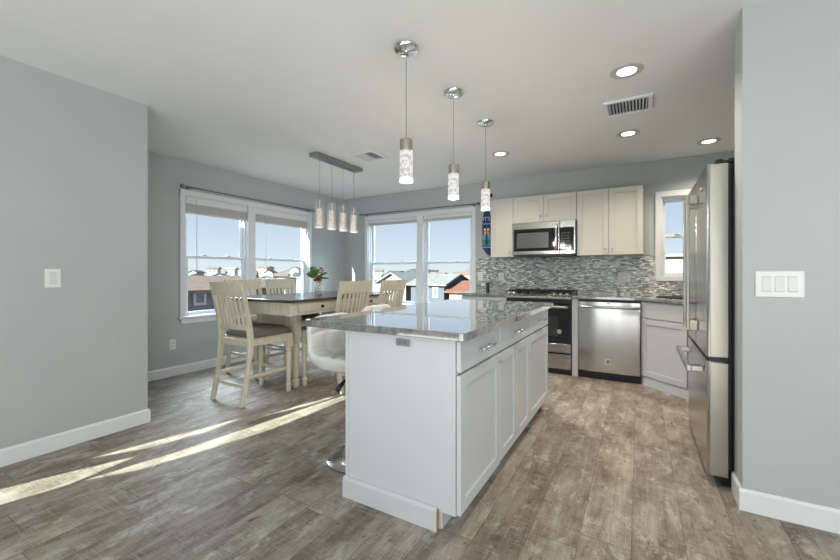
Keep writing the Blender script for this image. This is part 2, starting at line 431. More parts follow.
# rear wall behind the photographer: slits cut into it, shaped to throw the sun stripes
def to_rear(x, y):   # floor point -> where its sun ray crosses the rear wall
    t = (y - REAR) / SUN_D.y
    return (x - SUN_D.x * t, -SUN_D.z * t)
SLITS = [[(-2.985, 1.03), (-2.90, 1.40), (-2.768, 1.92), (-2.755, 1.60), (-2.83, 1.28)],
         [(-2.70, 0.90), (-2.60, 1.40), (-2.54, 1.893), (-2.44, 2.75), (-2.345, 2.72), (-2.37, 1.9), (-2.47, 1.46), (-2.56, 1.12)],
         [(-3.10, 0.10), (-2.97, 0.66), (-2.90, 0.87), (-2.768, 1.191), (-2.72, 0.84), (-2.78, 0.596), (-2.90, 0.10)],
         [(-2.66, 1.97), (-2.585, 2.371), (-2.47, 2.85), (-2.50, 2.5)]]
rear_m = M(); RX0, RX1, RZ1 = -3.6, -2.55, 2.05
bm = bmesh.new()
def loop(pts):
    vs = [bm.verts.new((x, REAR, z)) for x, z in pts]
    return [bm.edges.new((vs[i], vs[(i + 1) % len(vs)])) for i in range(len(vs))]
eds = loop([(-6.1, 0.0), (3.2, 0.0), (3.2, ZC), (-6.1, ZC)])
for s_ in SLITS: eds += loop([to_rear(*p) for p in s_])
bmesh.ops.triangle_fill(bm, edges=eds, use_beauty=True, use_dissolve=False, normal=(0, -1, 0))
rear_m.bm.free(); rear_m.bm = bm
wr = struct('wall_rear', rear_m, WALL)

# baseboards
BBH, BBT = 0.105, 0.014
def bboard(name, T, u0, u1):
    m = M(T); m.box(u0, u1, -BBT, 0, 0, BBH - 0.012); m.prism([(-BBT, BBH - 0.012), (0, BBH - 0.012), (0, BBH), (-BBT * 0.45, BBH)], 'x', u0, u1)
    return struct(name, m, TRIM)
bboard('baseboard_left', T_LEFT, YP + BBT, YB)
bboard('baseboard_back', T_BACK, XL + BBT, -2.05)
bboard('baseboard_partition', TR(XP, 0, 0, PI / 2), 0.25, YP)
bboard('baseboard_partition_end', TR(0, YP, 0, PI), -(XP + BBT), -(XL + BBT))
bboard('baseboard_right', TR(0, YRW, 0), XRW - BBT, 3.05)
bboard('baseboard_right_end', TR(XRW, 0, 0, -PI / 2), -(YRW + 0.175), -YRW)

# windows
def make_window(name, T, w, splits, meet, cw=CW, stool=True, r=0.016, sr=0.036):
    root = bpy.data.objects.new(name, None); COL.objects.link(root); root['kind'] = 'structure'; ORG[root.name] = (0, 0, 0)
    u0, u1, z0, z1 = w
    m = M(T)
    m.box(u0, u0 + cw, -0.022, 0, z0 + 0.05, z1, 0.004); m.box(u1 - cw, u1, -0.022, 0, z0 + 0.05, z1, 0.004)
    m.box(u0, u1, -0.024, 0, z1 - cw, z1 + 0.004, 0.004)
    for a in splits: m.box(a - 0.055, a + 0.055, -0.022, 0.11, z0 + cw, z1 - cw, 0.003)
    struct('casing', m, TRIM, root)
    m = M(T)
    if stool:
        m.box(u0 - 0.02, u1 + 0.02, -0.045, 0, z0 + 0.035, z0 + 0.062, 0.006); m.box(u0 + 0.012, u1 - 0.012, -0.02, 0, z0 - 0.025, z0 + 0.035, 0.005)
    else: m.box(u0, u1, -0.022, 0, z0, z0 + cw, 0.004)
    struct('window_sill', m, TRIM, root)
    iu0, iu1, iz0, iz1 = u0 + cw, u1 - cw, z0 + cw, z1 - cw
    m = M(T)
    m.box(iu0 - 0.004, iu0 + 0.012, 0, 0.149, iz0, iz1); m.box(iu1 - 0.012, iu1 + 0.004, 0, 0.149, iz0, iz1)
    m.box(iu0, iu1, 0, 0.149, iz1 - 0.012, iz1 + 0.004); m.box(iu0, iu1, 0, 0.149, iz0 - 0.004, iz0 + 0.014)
    struct('jamb', m, VINYL, root)
    cuts = [iu0 + 0.012] + [q for a in splits for q in (a - 0.055, a + 0.055)] + [iu1 - 0.012]
    for a, b in zip(cuts[0::2], cuts[1::2]):
        fr = M(T)
        fr.box(a, a + r, 0.03, 0.11, iz0 + 0.014, iz1 - 0.012); fr.box(b - r, b, 0.03, 0.11, iz0 + 0.014, iz1 - 0.012)
        fr.box(a + r, b - r, 0.03, 0.11, iz1 - 0.03, iz1 - 0.012)
        struct('side_track', fr, VINYL, root)
        for (q0, q1, y0) in ((meet - 0.005, iz1 - 0.03, 0.075), (iz0 + 0.014, meet + 0.03, 0.042)):
            s_ = M(T); c, d = a + r, b - r
            s_.box(c, c + sr, y0, y0 + 0.03, q0, q1, 0.003); s_.box(d - sr, d, y0, y0 + 0.03, q0, q1, 0.003)
            s_.box(c + sr, d - sr, y0, y0 + 0.03, q0, q0 + sr, 0.003); s_.box(c + sr, d - sr, y0, y0 + 0.03, q1 - sr, q1, 0.003)
            so_ = struct('sash', s_, VINYL, root)
            p = M(T); p.box(c + sr, d - sr, y0 + 0.012, y0 + 0.018, q0 + sr, q1 - sr)
            struct('pane', p, PANE, so_)
        lk = M(T)
        for q in (a + (b - a) * 0.3, a + (b - a) * 0.7): lk.box(q - 0.025, q + 0.025, 0.025, 0.05, meet + 0.03, meet + 0.045, 0.003)
        struct('sash_lock', lk, VINYL, root)
    return root
make_window('window_1', T_LEFT, W1, [3.32], 1.345)
make_window('window_2', T_BACK, W2, [-2.995], 1.315)
make_window('window_3', T_BACK, W3, [], 1.575, 0.06, False, 0.008, 0.026)

# ------------------------------------------------------------------ outside
GZ = -6.0
gm = bpy.data.materials.new('sandy_ground'); gm.use_nodes = True; gg = NT(gm)
gg.set('Base Color', gg.ramp(gg.noise(gg.tc.outputs['Object'], 0.08, 5), [(0.35, (0.15, 0.13, 0.11)), (0.65, (0.24, 0.22, 0.195))])); gg.set('Roughness', 0.9)
struct('ground', M().box(-900, 500, -100, 1100, GZ - 0.5, GZ), gm)
def siding(name, c):
    m = mat(name, c, 0.7); g = NT(m); s = g.sep(g.tc.outputs['Object'])
    f = g.math('FRACT', g.math('MULTIPLY', s[2], 6.0))
    g.set('Base Color', g.mix(g.math('LESS_THAN', f, 0.12), (*c, 1), (*[q * 0.75 for q in c], 1))); return m
def shingle(name, c):
    m = mat(name, c, 0.9); g = NT(m); f = g.noise(g.tc.outputs['Object'], 3.0, 6, 0.7)
    g.set('Base Color', g.ramp(f, [(0.3, tuple(q * 0.75 for q in c)), (0.7, tuple(q * 1.2 for q in c))])); return m
S_MAUVE, S_SLATE, S_PEACH = siding('mauve_grey_siding', (0.186, 0.161, 0.167)), siding('slate_siding', (0.093, 0.099, 0.124)), siding('peach_siding', (0.446, 0.341, 0.260))
S_BEIGE, S_WHITE, S_TAN, S_PALE = siding('beige_siding', (0.384, 0.322, 0.273)), siding('white_siding', (0.50, 0.50, 0.50)), siding('tan_siding', (0.310, 0.260, 0.211)), siding('pale_grey_siding', (0.33, 0.34, 0.355))
S_CREAM = mat('cream_stucco', (0.33, 0.285, 0.25), 0.8)
R_RED, R_GREY, R_TAN, R_DARK, R_SALM = shingle('red_brown_shingle', (0.21, 0.14, 0.115)), shingle('grey_shingle', (0.22, 0.215, 0.21)), shingle('tan_shingle', (0.223, 0.155, 0.112)), shingle('dark_shingle', (0.074, 0.068, 0.074)), shingle('rust_shingle', (0.211, 0.081, 0.056))
WINF = mat('house_window_frame', (0.42, 0.43, 0.45), 0.5); WING = mat('house_window_glass', (0.16, 0.18, 0.22), 0.15)
def house(name, label, x, y, w, d, eave, ridge, along, wallm, roofm, wins=(), group=None, rz=0.0, base=GZ):
    """w along local x, d along local y; 'along' is the ridge's axis; wins: (face, u, z, w, h) with face 'f' (-y) or 'r' (+x)"""
    t = thing(name, label, 'house', (x, y, base), group, rz)
    ORG[t.name] = (0, 0, 0)
    h = eave - base; hr = ridge - base; a, b = w / 2, d / 2
    m = M(); m.box(-a, a, -b, b, 0, h)
    if along == 'x': m.prism([(-b, h), (b, h), (0, hr)], 'x', -a, a)
    else: m.prism([(-a, h), (a, h), (0, hr)], 'y', -b, b)
    part(t, 'wall', m, wallm)
    m = M(); o = 0.3; k = 0.12
    L = b if along == 'x' else a; sl = (hr - h) / L
    for sg in (-1, 1):
        pl = [(sg * (L + o), h - sl * o), (0, hr), (0, hr + k), (sg * (L + o), h - sl * o + k)]
        m.prism(pl, 'x' if along == 'x' else 'y', -(a if along == 'x' else b) - o, (a if along == 'x' else b) + o)
    part(t, 'roof', m, roofm)
    for face, u, z, ww, wh in wins:
        T = TR(0, -b, 0) if face == 'f' else TR(a, 0, 0, PI / 2)
        m = M(T); z_ = z - base
        for q in ((u - ww / 2 - 0.1, u - ww / 2, z_ - 0.1, z_ + wh + 0.1), (u + ww / 2, u + ww / 2 + 0.1, z_ - 0.1, z_ + wh + 0.1),
                  (u - ww / 2, u + ww / 2, z_ - 0.1, z_), (u - ww / 2, u + ww / 2, z_ + wh, z_ + wh + 0.1)):
            m.box(q[0], q[1], -0.06, 0.02, q[2], q[3])
        f = part(t, 'window', m, WINF)
        m = M(T); m.box(u - ww / 2, u + ww / 2, -0.02, 0.02, z_, z_ + wh); part(f, 'pane', m, WING)
    return t
house('house', 'mauve-sided house with red-brown roof close outside the left window', -18.1, 8.6, 6.2, 8.0, 0.43, 0.92, 'y', S_MAUVE, R_RED, [('r', 0.0, 0.0, 0.30, 0.40), ('r', 2.2, 0.0, 0.30, 0.40), ('r', 0.0, -2.4, 0.9, 1.1)])
house('house', 'beige gabled house front seen behind the far dining chair', -17.45, 28.2, 2.6, 5.0, 0.42, 1.12, 'y', S_BEIGE, R_GREY, [('f', 0.2, -0.4, 0.3, 0.45), ('f', -0.5, -2.2, 0.6, 0.9)])
house('house', 'slate-sided house with grey roof in the middle of the back window', -14.1, 28.0, 2.9, 5.0, 0.28, 0.98, 'x', S_SLATE, R_GREY, [('f', -0.6, -0.75, 0.28, 0.7), ('f', 0.75, -0.6, 0.28, 0.6)])
house('house', 'low peach house with long rust-red roof at right of the back window', -9.6, 28.0, 5.2, 5.0, -0.22, 0.45, 'x', S_PEACH, R_SALM, [('f', 0.7, -0.75, 0.25, 0.3), ('f', -1.4, -0.95, 0.35, 0.5)])
house('house', 'pale yellow house with tan roof rising behind the rust-red roof', -21.2, 60, 6.0, 8.0, 1.0, 2.2, 'x', S_BEIGE, R_TAN, [('f', -1.5, -0.3, 0.8, 0.8), ('f', 1.4, -0.3, 0.8, 0.8)])
house('house', 'beige house wall seen through the small window by the fridge', 3.0, 26.0, 9.0, 6.0, 2.0, 2.1, 'x', S_CREAM, S_CREAM)
# the hazy townscape beyond them
MIX = [(S_WHITE, R_GREY, 'white'), (S_BEIGE, R_TAN, 'beige'), (S_PALE, R_DARK, 'grey'), (S_WHITE, R_RED, 'white red-roofed'), (S_TAN, R_GREY, 'tan'), (S_PEACH, R_RED, 'peach')]
rng = random.Random(11); PLACED = [(-18.1, 8.6, 7), (-17.3, 28.2, 4.5), (-14.35, 28, 4.5), (-10.4, 28, 4.5), (-21.2, 60, 6), (3, 26, 6)]
for ring, (D, n, lo, hi) in enumerate(((64, 13, -10, -6), (82, 22, -8, -3), (104, 46, -4, 1), (132, 74, 0, 6))):
    for k in range(n):
        az = math.radians(16 + (67 - 16) * (k + rng.uniform(0.25, 0.75)) / n)
        dd = D * rng.uniform(0.95, 1.06)
        x, y = -math.sin(az) * dd, math.cos(az) * dd
        top = CAMZ + dd * rng.uniform(lo, hi) / 380.0
        wm, rm, cn = MIX[rng.choice((0, 0, 0, 1, 1, 2, 2, 2, 3, 4, 5))]
        wd = rng.uniform(0.034, 0.052) * dd if ring < 2 else rng.uniform(0.020, 0.034) * dd
        if any(math.hypot(x - a, y - b) < c + wd * 0.72 for a, b, c in PLACED): continue
        PLACED.append((x, y, wd * 0.72))
        ev = top - rng.uniform(0.3, 0.8)
        house('house', 'distant %s house in the hazy townscape outside' % cn, x, y, wd, wd * 0.8, ev, top, rng.choice('xy'), wm, rm,
              [('f', -wd * 0.25, ev - 1.2, wd * 0.16, 0.8), ('f', wd * 0.2, ev - 1.2, wd * 0.16, 0.8), ('r', 0, ev - 1.2, wd * 0.16, 0.8)], 'distant %s houses' % cn, rng.uniform(0.1, 0.7))
hm = M()
def ridge_fn(u, v):
    az = math.radians(5 + 75 * u); D = 420 + 60 * math.sin(u * 9)
    hh = (5.0 + 2.5 * math.sin(u * 23) + 1.6 * math.sin(u * 57 + 1) + 1.0 * math.sin(u * 131)) + 2.6
    return (-math.sin(az) * (D + 60 * v), math.cos(az) * (D + 60 * v), GZ + hh * math.sin(PI * v) - 0.2)
hm.grid(ridge_fn, 160, 7)
struct('hills', hm, shingle('hazy_tree_line', (0.13, 0.125, 0.12)))
# unseen wall added to block the sun from the left window
struct('wall_sun_blocker', M().box(-6.6, -6.1, -2.1, 1.5, GZ, 5.2), S_WHITE)

# ------------------------------------------------------------------ kitchen: backsplash, cabinets, counters
CTZ, UNZ, KF = 0.908, 0.874, 4.60        # counter top, its underside, front of the base cabinets
m = M(T_BACK); wall_panel(m, -2.052, XK, CTZ, 1.376, [(W3[0] + 0.02, W3[1] - 0.02, W3[2] + 0.02, 1.376)], -0.012, 0.0)
struct('trim_backsplash', m, TILE)

def shaker(m, u0, u1, z0, z1, y0, t=0.02, st=0.058):
    m.box(u0, u0 + st, y0, y0 + t, z0, z1, 0.0025); m.box(u1 - st, u1, y0, y0 + t, z0, z1, 0.0025)
    m.box(u0 + st, u1 - st, y0, y0 + t, z0, z0 + st, 0.0025); m.box(u0 + st, u1 - st, y0, y0 + t, z1 - st, z1, 0.0025)
    m.box(u0 + st - 0.002, u1 - st + 0.002, y0 + 0.009, y0 + t - 0.002, z0 + st - 0.002, z1 - st + 0.002)
    return m
def knob_m(T, u, z, y):
    m = M(T)
    m.tube([(u, y + 0.004, z), (u, y - 0.012, z), (u, y - 0.016, z), (u, y - 0.026, z), (u, y - 0.028, z)], [0.006, 0.006, 0.013, 0.013, 0.008], 14)
    return m
def upper(label, u0, u1, z0, z1, doors, knobs):
    t = thing('upper_cabinet', label, 'cabinet', ((u0 + u1) / 2, YB - 0.165, z0), 'wall cabinets over the counter')
    part(t, 'body', M().box(u0 + 0.001, u1 - 0.001, 4.873, YB - 0.0005, z0, z1), CABU)
    for (a, b), (ku, kz) in zip(doors, knobs):
        d = part(t, 'door', shaker(M(), a + 0.002, b - 0.002, z0 + 0.002, z1 - 0.002, 4.852), CABU)
        part(d, 'knob', knob_m(None, ku, kz, 4.852), NICKEL)
upper('narrow single-door white wall cabinet beside the blue hanging board', -1.715, -1.412, 1.372, 2.138, [(-1.715, -1.412)], [(-1.445, 1.44)])
upper('short two-door white wall cabinet directly above the microwave', -1.410, -0.645, 1.80, 2.138, [(-1.410, -1.028), (-1.028, -0.645)], [(-1.065, 1.875), (-0.99, 1.875)])
upper('tall two-door white wall cabinet between microwave and small window', -0.643, 0.040, 1.372, 2.138, [(-0.643, -0.302), (-0.302, 0.040)], [(-0.335, 1.44), (-0.268, 1.44)])

# microwave over the range
t = thing('microwave', 'stainless over-the-range microwave with black glass door', 'microwave', (-1.027, YB - 0.2, 1.385))
part(t, 'body', M().box(-1.406, -0.649, 4.83, YB - 0.0005, 1.392, 1.797, 0.004), STEEL)
part(t, 'underside', M().box(-1.39, -0.665, 4.80, YB - 0.02, 1.376, 1.391), BLACK)
d = part(t, 'door', M().box(-1.406, -0.83, 4.795, 4.829, 1.392, 1.797, 0.006), STEEL)
part(d, 'window', M().box(-1.385, -0.845, 4.789, 4.797, 1.437, 1.715, 0.002), BLACKG)
part(d, 'window_screen', M().box(-1.345, -0.955, 4.786, 4.790, 1.475, 1.665, 0.001), mat('grey_mesh_glass', (0.085, 0.095, 0.10), 0.25))
part(d, 'handle', M().tube([(-0.862, 4.796, 1.745), (-0.862, 4.755, 1.74), (-0.862, 4.748, 1.70), (-0.862, 4.748, 1.49), (-0.862, 4.755, 1.455), (-0.862, 4.796, 1.45)], 0.0125, 12), CHROME)
c = part(t, 'control_panel', M().box(-0.828, -0.651, 4.797, 4.829, 1.392, 1.797, 0.004), STEEL)
part(c, 'keypad', M().box(-0.826, -0.668, 4.791, 4.798, 1.437, 1.715, 0.002), BLACKG)
kb = M()
for r in range(6):
    for q in range(3): kb.box(-0.806 + q * 0.033, -0.785 + q * 0.033, 4.7895, 4.7915, 1.475 + r * 0.032, 1.489 + r * 0.032)
part(c, 'buttons', kb, mat('dim_key_marks', (0.055, 0.055, 0.06), 0.4))

# base cabinets
def pull_m(T, u0, u1, z, y):
    m = M(T); m.tube([(u0, y - 0.03, z), (u1, y - 0.03, z)], 0.006, 10)
    w = (u1 - u0) * 0.2
    for u in (u0 + w, u1 - w): m.tube([(u, y + 0.003, z), (u, y - 0.03, z)], 0.005, 8)
    return m
def base_cab(label, u0, u1, ndoors):
    t = thing('base_cabinet', label, 'cabinet', ((u0 + u1) / 2, 4.9, 0), 'base cabinets along the back wall')
    part(t, 'body', M().box(u0 + 0.001, u1 - 0.001, KF, YB - 0.013, 0.1, UNZ), CAB)
    part(t, 'toe_kick', M().box(u0 + 0.001, u1 - 0.001, KF + 0.06, KF + 0.075, 0.0, 0.1), CAB)
    w = (u1 - u0) / ndoors
    for i in range(ndoors):
        a, b = u0 + i * w, u0 + (i + 1) * w
        d = part(t, 'drawer', M().box(a + 0.003, b - 0.003, KF - 0.021, KF - 0.001, 0.715, 0.862, 0.003), CAB)
        part(d, 'pull', pull_m(None, (a + b) / 2 - 0.06, (a + b) / 2 + 0.06, 0.79, KF - 0.021), NICKEL)
        d = part(t, 'door', shaker(M(), a + 0.003, b - 0.003, 0.105, 0.705, KF - 0.021), CAB)
        part(d, 'knob', knob_m(None, b - 0.035, 0.65, KF - 0.021), NICKEL)
base_cab('white base cabinet left of the range, mostly hidden by the island', -2.02, -1.418, 1)
t = thing('filler_panel', 'white vertical cabinet panel between range and dishwasher', 'panel', (-0.625, 4.9, 0))
part(t, 'panel', M().box(-0.660, -0.594, KF - 0.015, YB - 0.013, 0.0, UNZ - 0.001, 0.002), CAB)

# dishwasher
t = thing('dishwasher', 'stainless dishwasher with bar handle under the granite counter', 'dishwasher', (-0.285, 4.9, 0))
part(t, 'tub', M().box(-0.590, 0.020, KF + 0.01, YB - 0.02, 0.05, UNZ - 0.001), BLACK)
part(t, 'toe_panel', M().box(-0.590, 0.020, KF + 0.0, KF + 0.03, 0.0, 0.088), BLACK)
dm = M()
def dwf(u, v):   # slightly bowed door skin
    return (-0.586 + 0.596 * u, KF - 0.045 - 0.010 * math.sin(PI * u) ** 0.6 + 0.0011 * math.sin(u * 15 + 0.6) + (0.006 if v > 0.93 else 0), 0.09 + 0.758 * v)
dm.grid(dwf, 49, 16); dm.box(-0.586, 0.010, KF - 0.044, KF + 0.009, 0.09, 0.848)
d = part(t, 'door', dm, STEELV)
part(d, 'handle', M().tube([(-0.575, KF - 0.05, 0.792), (-0.57, KF - 0.082, 0.794), (-0.55, KF - 0.090, 0.795), (-0.285, KF - 0.094, 0.796), (-0.02, KF - 0.090, 0.795), (0.0, KF - 0.082, 0.794), (0.004, KF - 0.05, 0.792)], 0.0135, 12), STEEL)
bd = M(); bd.cyl((-0.288, KF - 0.053, 0.208), (-0.288, KF - 0.058, 0.208), 0.023, n=28)
bg = part(d, 'badge', bd, GREYPL, 'round grey maker badge')
rg = M(); rg.tube([(-0.288 + 0.018 * math.cos(a), KF - 0.0585, 0.208 + 0.018 * math.sin(a)) for a in [2 * PI * i / 24 for i in range(24)]], 0.0016, 6, False, True)
rg.tube([(-0.288 + x * 0.001, KF - 0.0585, 0.208 + z * 0.001) for x, z in ((-2, 4), (-6, 8), (-11, 3), (-9, -5), (-4, -6), (-2, 0), (-6, 0))], 0.0014, 6)
rg.tube([(-0.288 + x * 0.001, KF - 0.0585, 0.208 + z * 0.001) for x, z in ((10, 7), (4, 8), (4, 1), (8, 1), (4, 1), (3, -6), (11, -6))], 0.0014, 6)
part(bg if False else d, 'badge_monogram', rg, CHROME)
part(d, 'sticker', M().box(-0.318, -0.258, KF - 0.0545, KF - 0.0535, 0.176, 0.240), mat('clear_sticker', (0.62, 0.62, 0.62), 0.4))
part(t, 'control_dots', M().box(-0.30, -0.27, KF - 0.054, KF - 0.050, 0.832, 0.838), BLACK)

# diagonal corner sink cabinet
P0, P1, P2 = (0.026, 4.60), (0.394, 4.262), (0.585, 4.50)
t = thing('corner_cabinet', 'white diagonal corner sink cabinet between dishwasher and fridge', 'cabinet', (0.4, 4.7, 0))
part(t, 'body', M().prism([P0, P1, P2, (XK - 0.01, 4.50), (XK - 0.01, YB - 0.013), (0.026, YB - 0.013)], 'z', 0.085, UNZ - 0.001), CAB)
DX = math.hypot(P1[0] - P0[0], P1[1] - P0[1]); AZ = math.atan2(P1[1] - P0[1], P1[0] - P0[0])
TD = TR(P0[0], P0[1], 0, AZ)
part(t, 'false_drawer', M(TD).box(0.004, DX - 0.002, -0.018, -0.0005, 0.70, 0.866, 0.003), CAB)
part(t, 'door', shaker(M(TD), 0.004, DX - 0.002, 0.10, 0.69, -0.018, 0.0175), CAB)
part(t, 'plinth', M().prism([(P0[0], P0[1] - 0.012), (P1[0], P1[1] - 0.014), (P2[0] + 0.012, P2[1]), (P2[0] + 0.012, P2[1] + 0.1), (P0[0], 4.9)], 'z', 0.0, 0.084), CAB)
# counters
def counter(label, poly, z0=UNZ, z1=CTZ, bev=0.006):
    cx = sum(p[0] for p in poly) / len(poly); cy = sum(p[1] for p in poly) / len(poly)
    return solo('countertop', M().prism(poly, 'z', z0, z1, bev), GRANITE, label, 'countertop', (cx, cy, z0))
counter('short granite countertop left of the range under the outlets', [(-2.06, KF - 0.045), (-1.416, KF - 0.045), (-1.416, YB - 0.0125), (-2.06, YB - 0.0125)])
o_ = 0.035
counter('granite countertop over the dishwasher running into the corner', [(-0.660, KF - 0.045), (0.012, KF - 0.045), (P1[0] - 0.02, P1[1] - 0.045), (P2[0] + 0.03, P2[1] - 0.03), (XK - 0.01, 4.46), (XK - 0.01, YB - 0.0125), (-0.660, YB - 0.0125)])
t = thing('kitchen_sink', 'dark sink set into the corner countertop under the small window', 'sink', (0.55, 4.85, CTZ))
TS = TR(0.47, 4.78, 0, AZ)
m = M(TS)
for q in ((-0.24, 0.24, -0.2, -0.175), (-0.24, 0.24, 0.175, 0.2), (-0.24, -0.215, -0.175, 0.175), (0.215, 0.24, -0.175, 0.175)): m.box(q[0], q[1], q[2], q[3], CTZ + 0.0005, CTZ + 0.008, 0.003)
part(t, 'rim', m, BLACK); part(t, 'basin', M(TS).box(-0.215, 0.215, -0.175, 0.175, CTZ + 0.0004, CTZ + 0.003), DARKIN)

# range
t = thing('range', 'stainless slide-in gas range with black oven door', 'stove', (-1.04, 4.88, 0))
RX = (-1.413, -0.664)
part(t, 'body', M().box(RX[0], RX[1], KF - 0.0, YB - 0.02, 0.05, 0.905), BLACK)
part(t, 'cooktop', M().box(RX[0] - 0.0, RX[1], KF - 0.04, YB - 0.02, 0.9055, 0.915, 0.003), STEEL)
cp = part(t, 'control_panel', M().prism([(KF - 0.075, 0.868), (KF - 0.001, 0.868), (KF - 0.001, 0.9), (KF - 0.05, 0.9045), (KF - 0.075, 0.892)], 'x', RX[0], RX[1], 0.002), STEEL)
for ku in (-1.365, -1.305, -0.845, -0.775, -0.705):
    kn = part(t, 'knob', M().tube([(ku, KF - 0.052, 0.894), (ku, KF - 0.06, 0.908), (ku, KF - 0.064, 0.914), (ku, KF - 0.076, 0.934), (ku, KF - 0.078, 0.937)], [0.010, 0.010, 0.019, 0.016, 0.012], 16), CHROME)
part(t, 'display', M().box(-1.20, -0.93, KF - 0.048, KF - 0.03, 0.9155, 0.918), BLACKG)
part(t, 'gap', M().box(RX[0] + 0.003, RX[1] - 0.003, KF - 0.02, KF - 0.0005, 0.815, 0.867), BLACK)
od = part(t, 'oven_door', M().box(RX[0] + 0.002, RX[1] - 0.002, KF - 0.045, KF - 0.001, 0.255, 0.812, 0.004), BLACKG)
part(od, 'door_trim', M().box(RX[0] + 0.002, RX[1] - 0.002, KF - 0.048, KF - 0.045, 0.255, 0.355, 0.001), STEEL)
part(od, 'oven_window', M().box(-1.28, -0.80, KF - 0.0465, KF - 0.0445, 0.44, 0.67), mat('oven_window_glass', (0.03, 0.032, 0.034), 0.12))
part(od, 'handle', M().tube([(-1.37, KF - 0.045, 0.775), (-1.37, KF - 0.085, 0.778), (-1.35, KF - 0.092, 0.778), (-0.73, KF - 0.092, 0.778), (-0.705, KF - 0.085, 0.778), (-0.705, KF - 0.045, 0.775)], 0.016, 12), STEEL)
part(od, 'badge', M().cyl((-0.79, KF - 0.044, 0.495), (-0.79, KF - 0.050, 0.495), 0.026, n=24), CHROME, 'round silver maker badge')
part(t, 'drawer', M().box(RX[0] + 0.002, RX[1] - 0.002, KF - 0.04, KF - 0.001, 0.065, 0.24, 0.004), STEEL)
part(t, 'toe_panel', M().box(RX[0] + 0.01, RX[1] - 0.01, KF + 0.0, KF + 0.02, 0.0, 0.049), BLACK)
for gx0, gx1 in ((-1.405, -1.165), (-1.160, -0.918), (-0.912, -0.672)):
    g_ = M(); z = 0.945
    for yy in (4.62, 4.79, 4.96, 5.12): g_.tube([(gx0, yy, z), (gx1, yy, z)], 0.0075, 6)
    for xx in (gx0 + 0.008, (gx0 + gx1) / 2, gx1 - 0.008): g_.tube([(xx, 4.62, z), (xx, 5.12, z)], 0.0075, 6)
    for yy in (4.63, 5.11):
        for xx in (gx0 + 0.008, gx1 - 0.008): g_.tube([(xx, yy, 0.9155), (xx, yy, z)], 0.008, 6)
    part(t, 'grate', g_, IRON)
for bx, by in ((-1.285, 4.70), (-1.285, 5.03), (-1.04, 4.87), (-0.79, 4.70), (-0.79, 5.03)):
    part(t, 'burner', M().lathe([(0.045, 0.9155), (0.045, 0.924), (0.034, 0.926), (0.034, 0.934), (0.0, 0.935)], (bx, by), 20), IRON)

# ------------------------------------------------------------------ island
IX0, IX1, IY0, IY1, IU = -1.312, -0.700, 1.544, 3.385, 0.870
t = thing('kitchen_island', 'white kitchen island with drawers and shaker doors in the middle', 'kitchen island', (-1.0, 2.4, 0))
part(t, 'body', M().box(IX0, IX1, IY0, IY1, 0.09, IU), CAB)
ep = M(); ep.prism([(-1.327, 0.0), (-0.785, 0.0), (-0.785, 0.088), (-0.702, 0.088), (-0.702, IU), (-1.327, IU)], 'y', 1.529, 1.5435)
part(t, 'end_panel', ep, CAB)
part(t, 'corner_trim', M().box(-1.330, -1.312, 1.523, 1.5285, 0.1, IU, 0.001), CAB)
bm_ = M(); bm_.prism([(1.512, 0.0), (1.5285, 0.0), (1.5285, 0.104), (1.521, 0.104), (1.512, 0.09)], 'x', -1.340, -0.789)
part(t, 'base_moulding', bm_, CAB)
part(t, 'moulding_end', M().box(-0.7888, -0.783, 1.513, 1.5285, 0.0, 0.1), RAWWOOD, 'raw orange wood edge')
part(t, 'toe_kick', M().box(-0.79, -0.775, 1.5445, IY1, 0.0, 0.0895), CAB)
part(t, 'back_panel', M().box(-1.327, IX0 - 0.0005, 1.5445, IY1, 0.0, IU), CAB)
TI = TR(IX1, 0, 0, PI / 2)
for a, b, nd in ((1.550, 2.074, 1), (2.082, 2.758, 2), (2.766, 3.38, 1)):
    d = part(t, 'drawer', M(TI).box(a - (0.018 if a < 1.6 else 0), b, -0.021, -0.0005, 0.724, 0.862, 0.003), CAB)
    c = (a + b) / 2 + (0.02 if a < 1.6 else 0)
    part(d, 'pull', pull_m(TI, c - 0.085, c + 0.085, 0.795, -0.021), CHROME)
    w = (b - a) / nd
    for i in range(nd):
        p0 = a + i * w - (0.018 if a < 1.6 else 0); p1 = a + (i + 1) * w - (0.003 if i < nd - 1 else 0)
        d = part(t, 'door', shaker(M(TI), p0, p1, 0.098 if a > 1.6 else 0.092, 0.712, -0.021), CAB)
        if a < 2.7 and i == 0:
            part(d, 'knob', M(TI).tube([(p1 - 0.03, -0.019, 0.672), (p1 - 0.03, -0.035, 0.672)], 0.005, 8).tube([(p1 - 0.055, -0.038, 0.672), (p1 - 0.005, -0.038, 0.672)], 0.006, 8), CHROME)
ob = part(t, 'outlet_cover', M().box(-1.014, -0.934, 1.520, 1.5285, 0.818, 0.850, 0.003), GREYPL, 'dark grey horizontal outlet cover')
part(ob, 'outlet_slots', M().box(-0.998, -0.980, 1.5185, 1.5205, 0.827, 0.841).box(-0.968, -0.950, 1.5185, 1.5205, 0.827, 0.841), mat('mid_grey_plastic', (0.15, 0.155, 0.16), 0.4))
# rounded granite slab
def rrect(x0, x1, y0, y1, r, n=6):
    pts = []
    for cx, cy, a0 in ((x1 - r, y1 - r, 0), (x0 + r, y1 - r, 90), (x0 + r, y0 + r, 180), (x1 - r, y0 + r, 270)):
        pts += [(cx + r * math.cos(math.radians(a0 + 90 * i / n)), cy + r * math.sin(math.radians(a0 + 90 * i / n))) for i in range(n + 1)]
    return pts
counter('large polished granite top on the white island', rrect(-1.605, -0.640, 1.490, 3.425, 0.03), IU + 0.001, 0.908, 0.003)

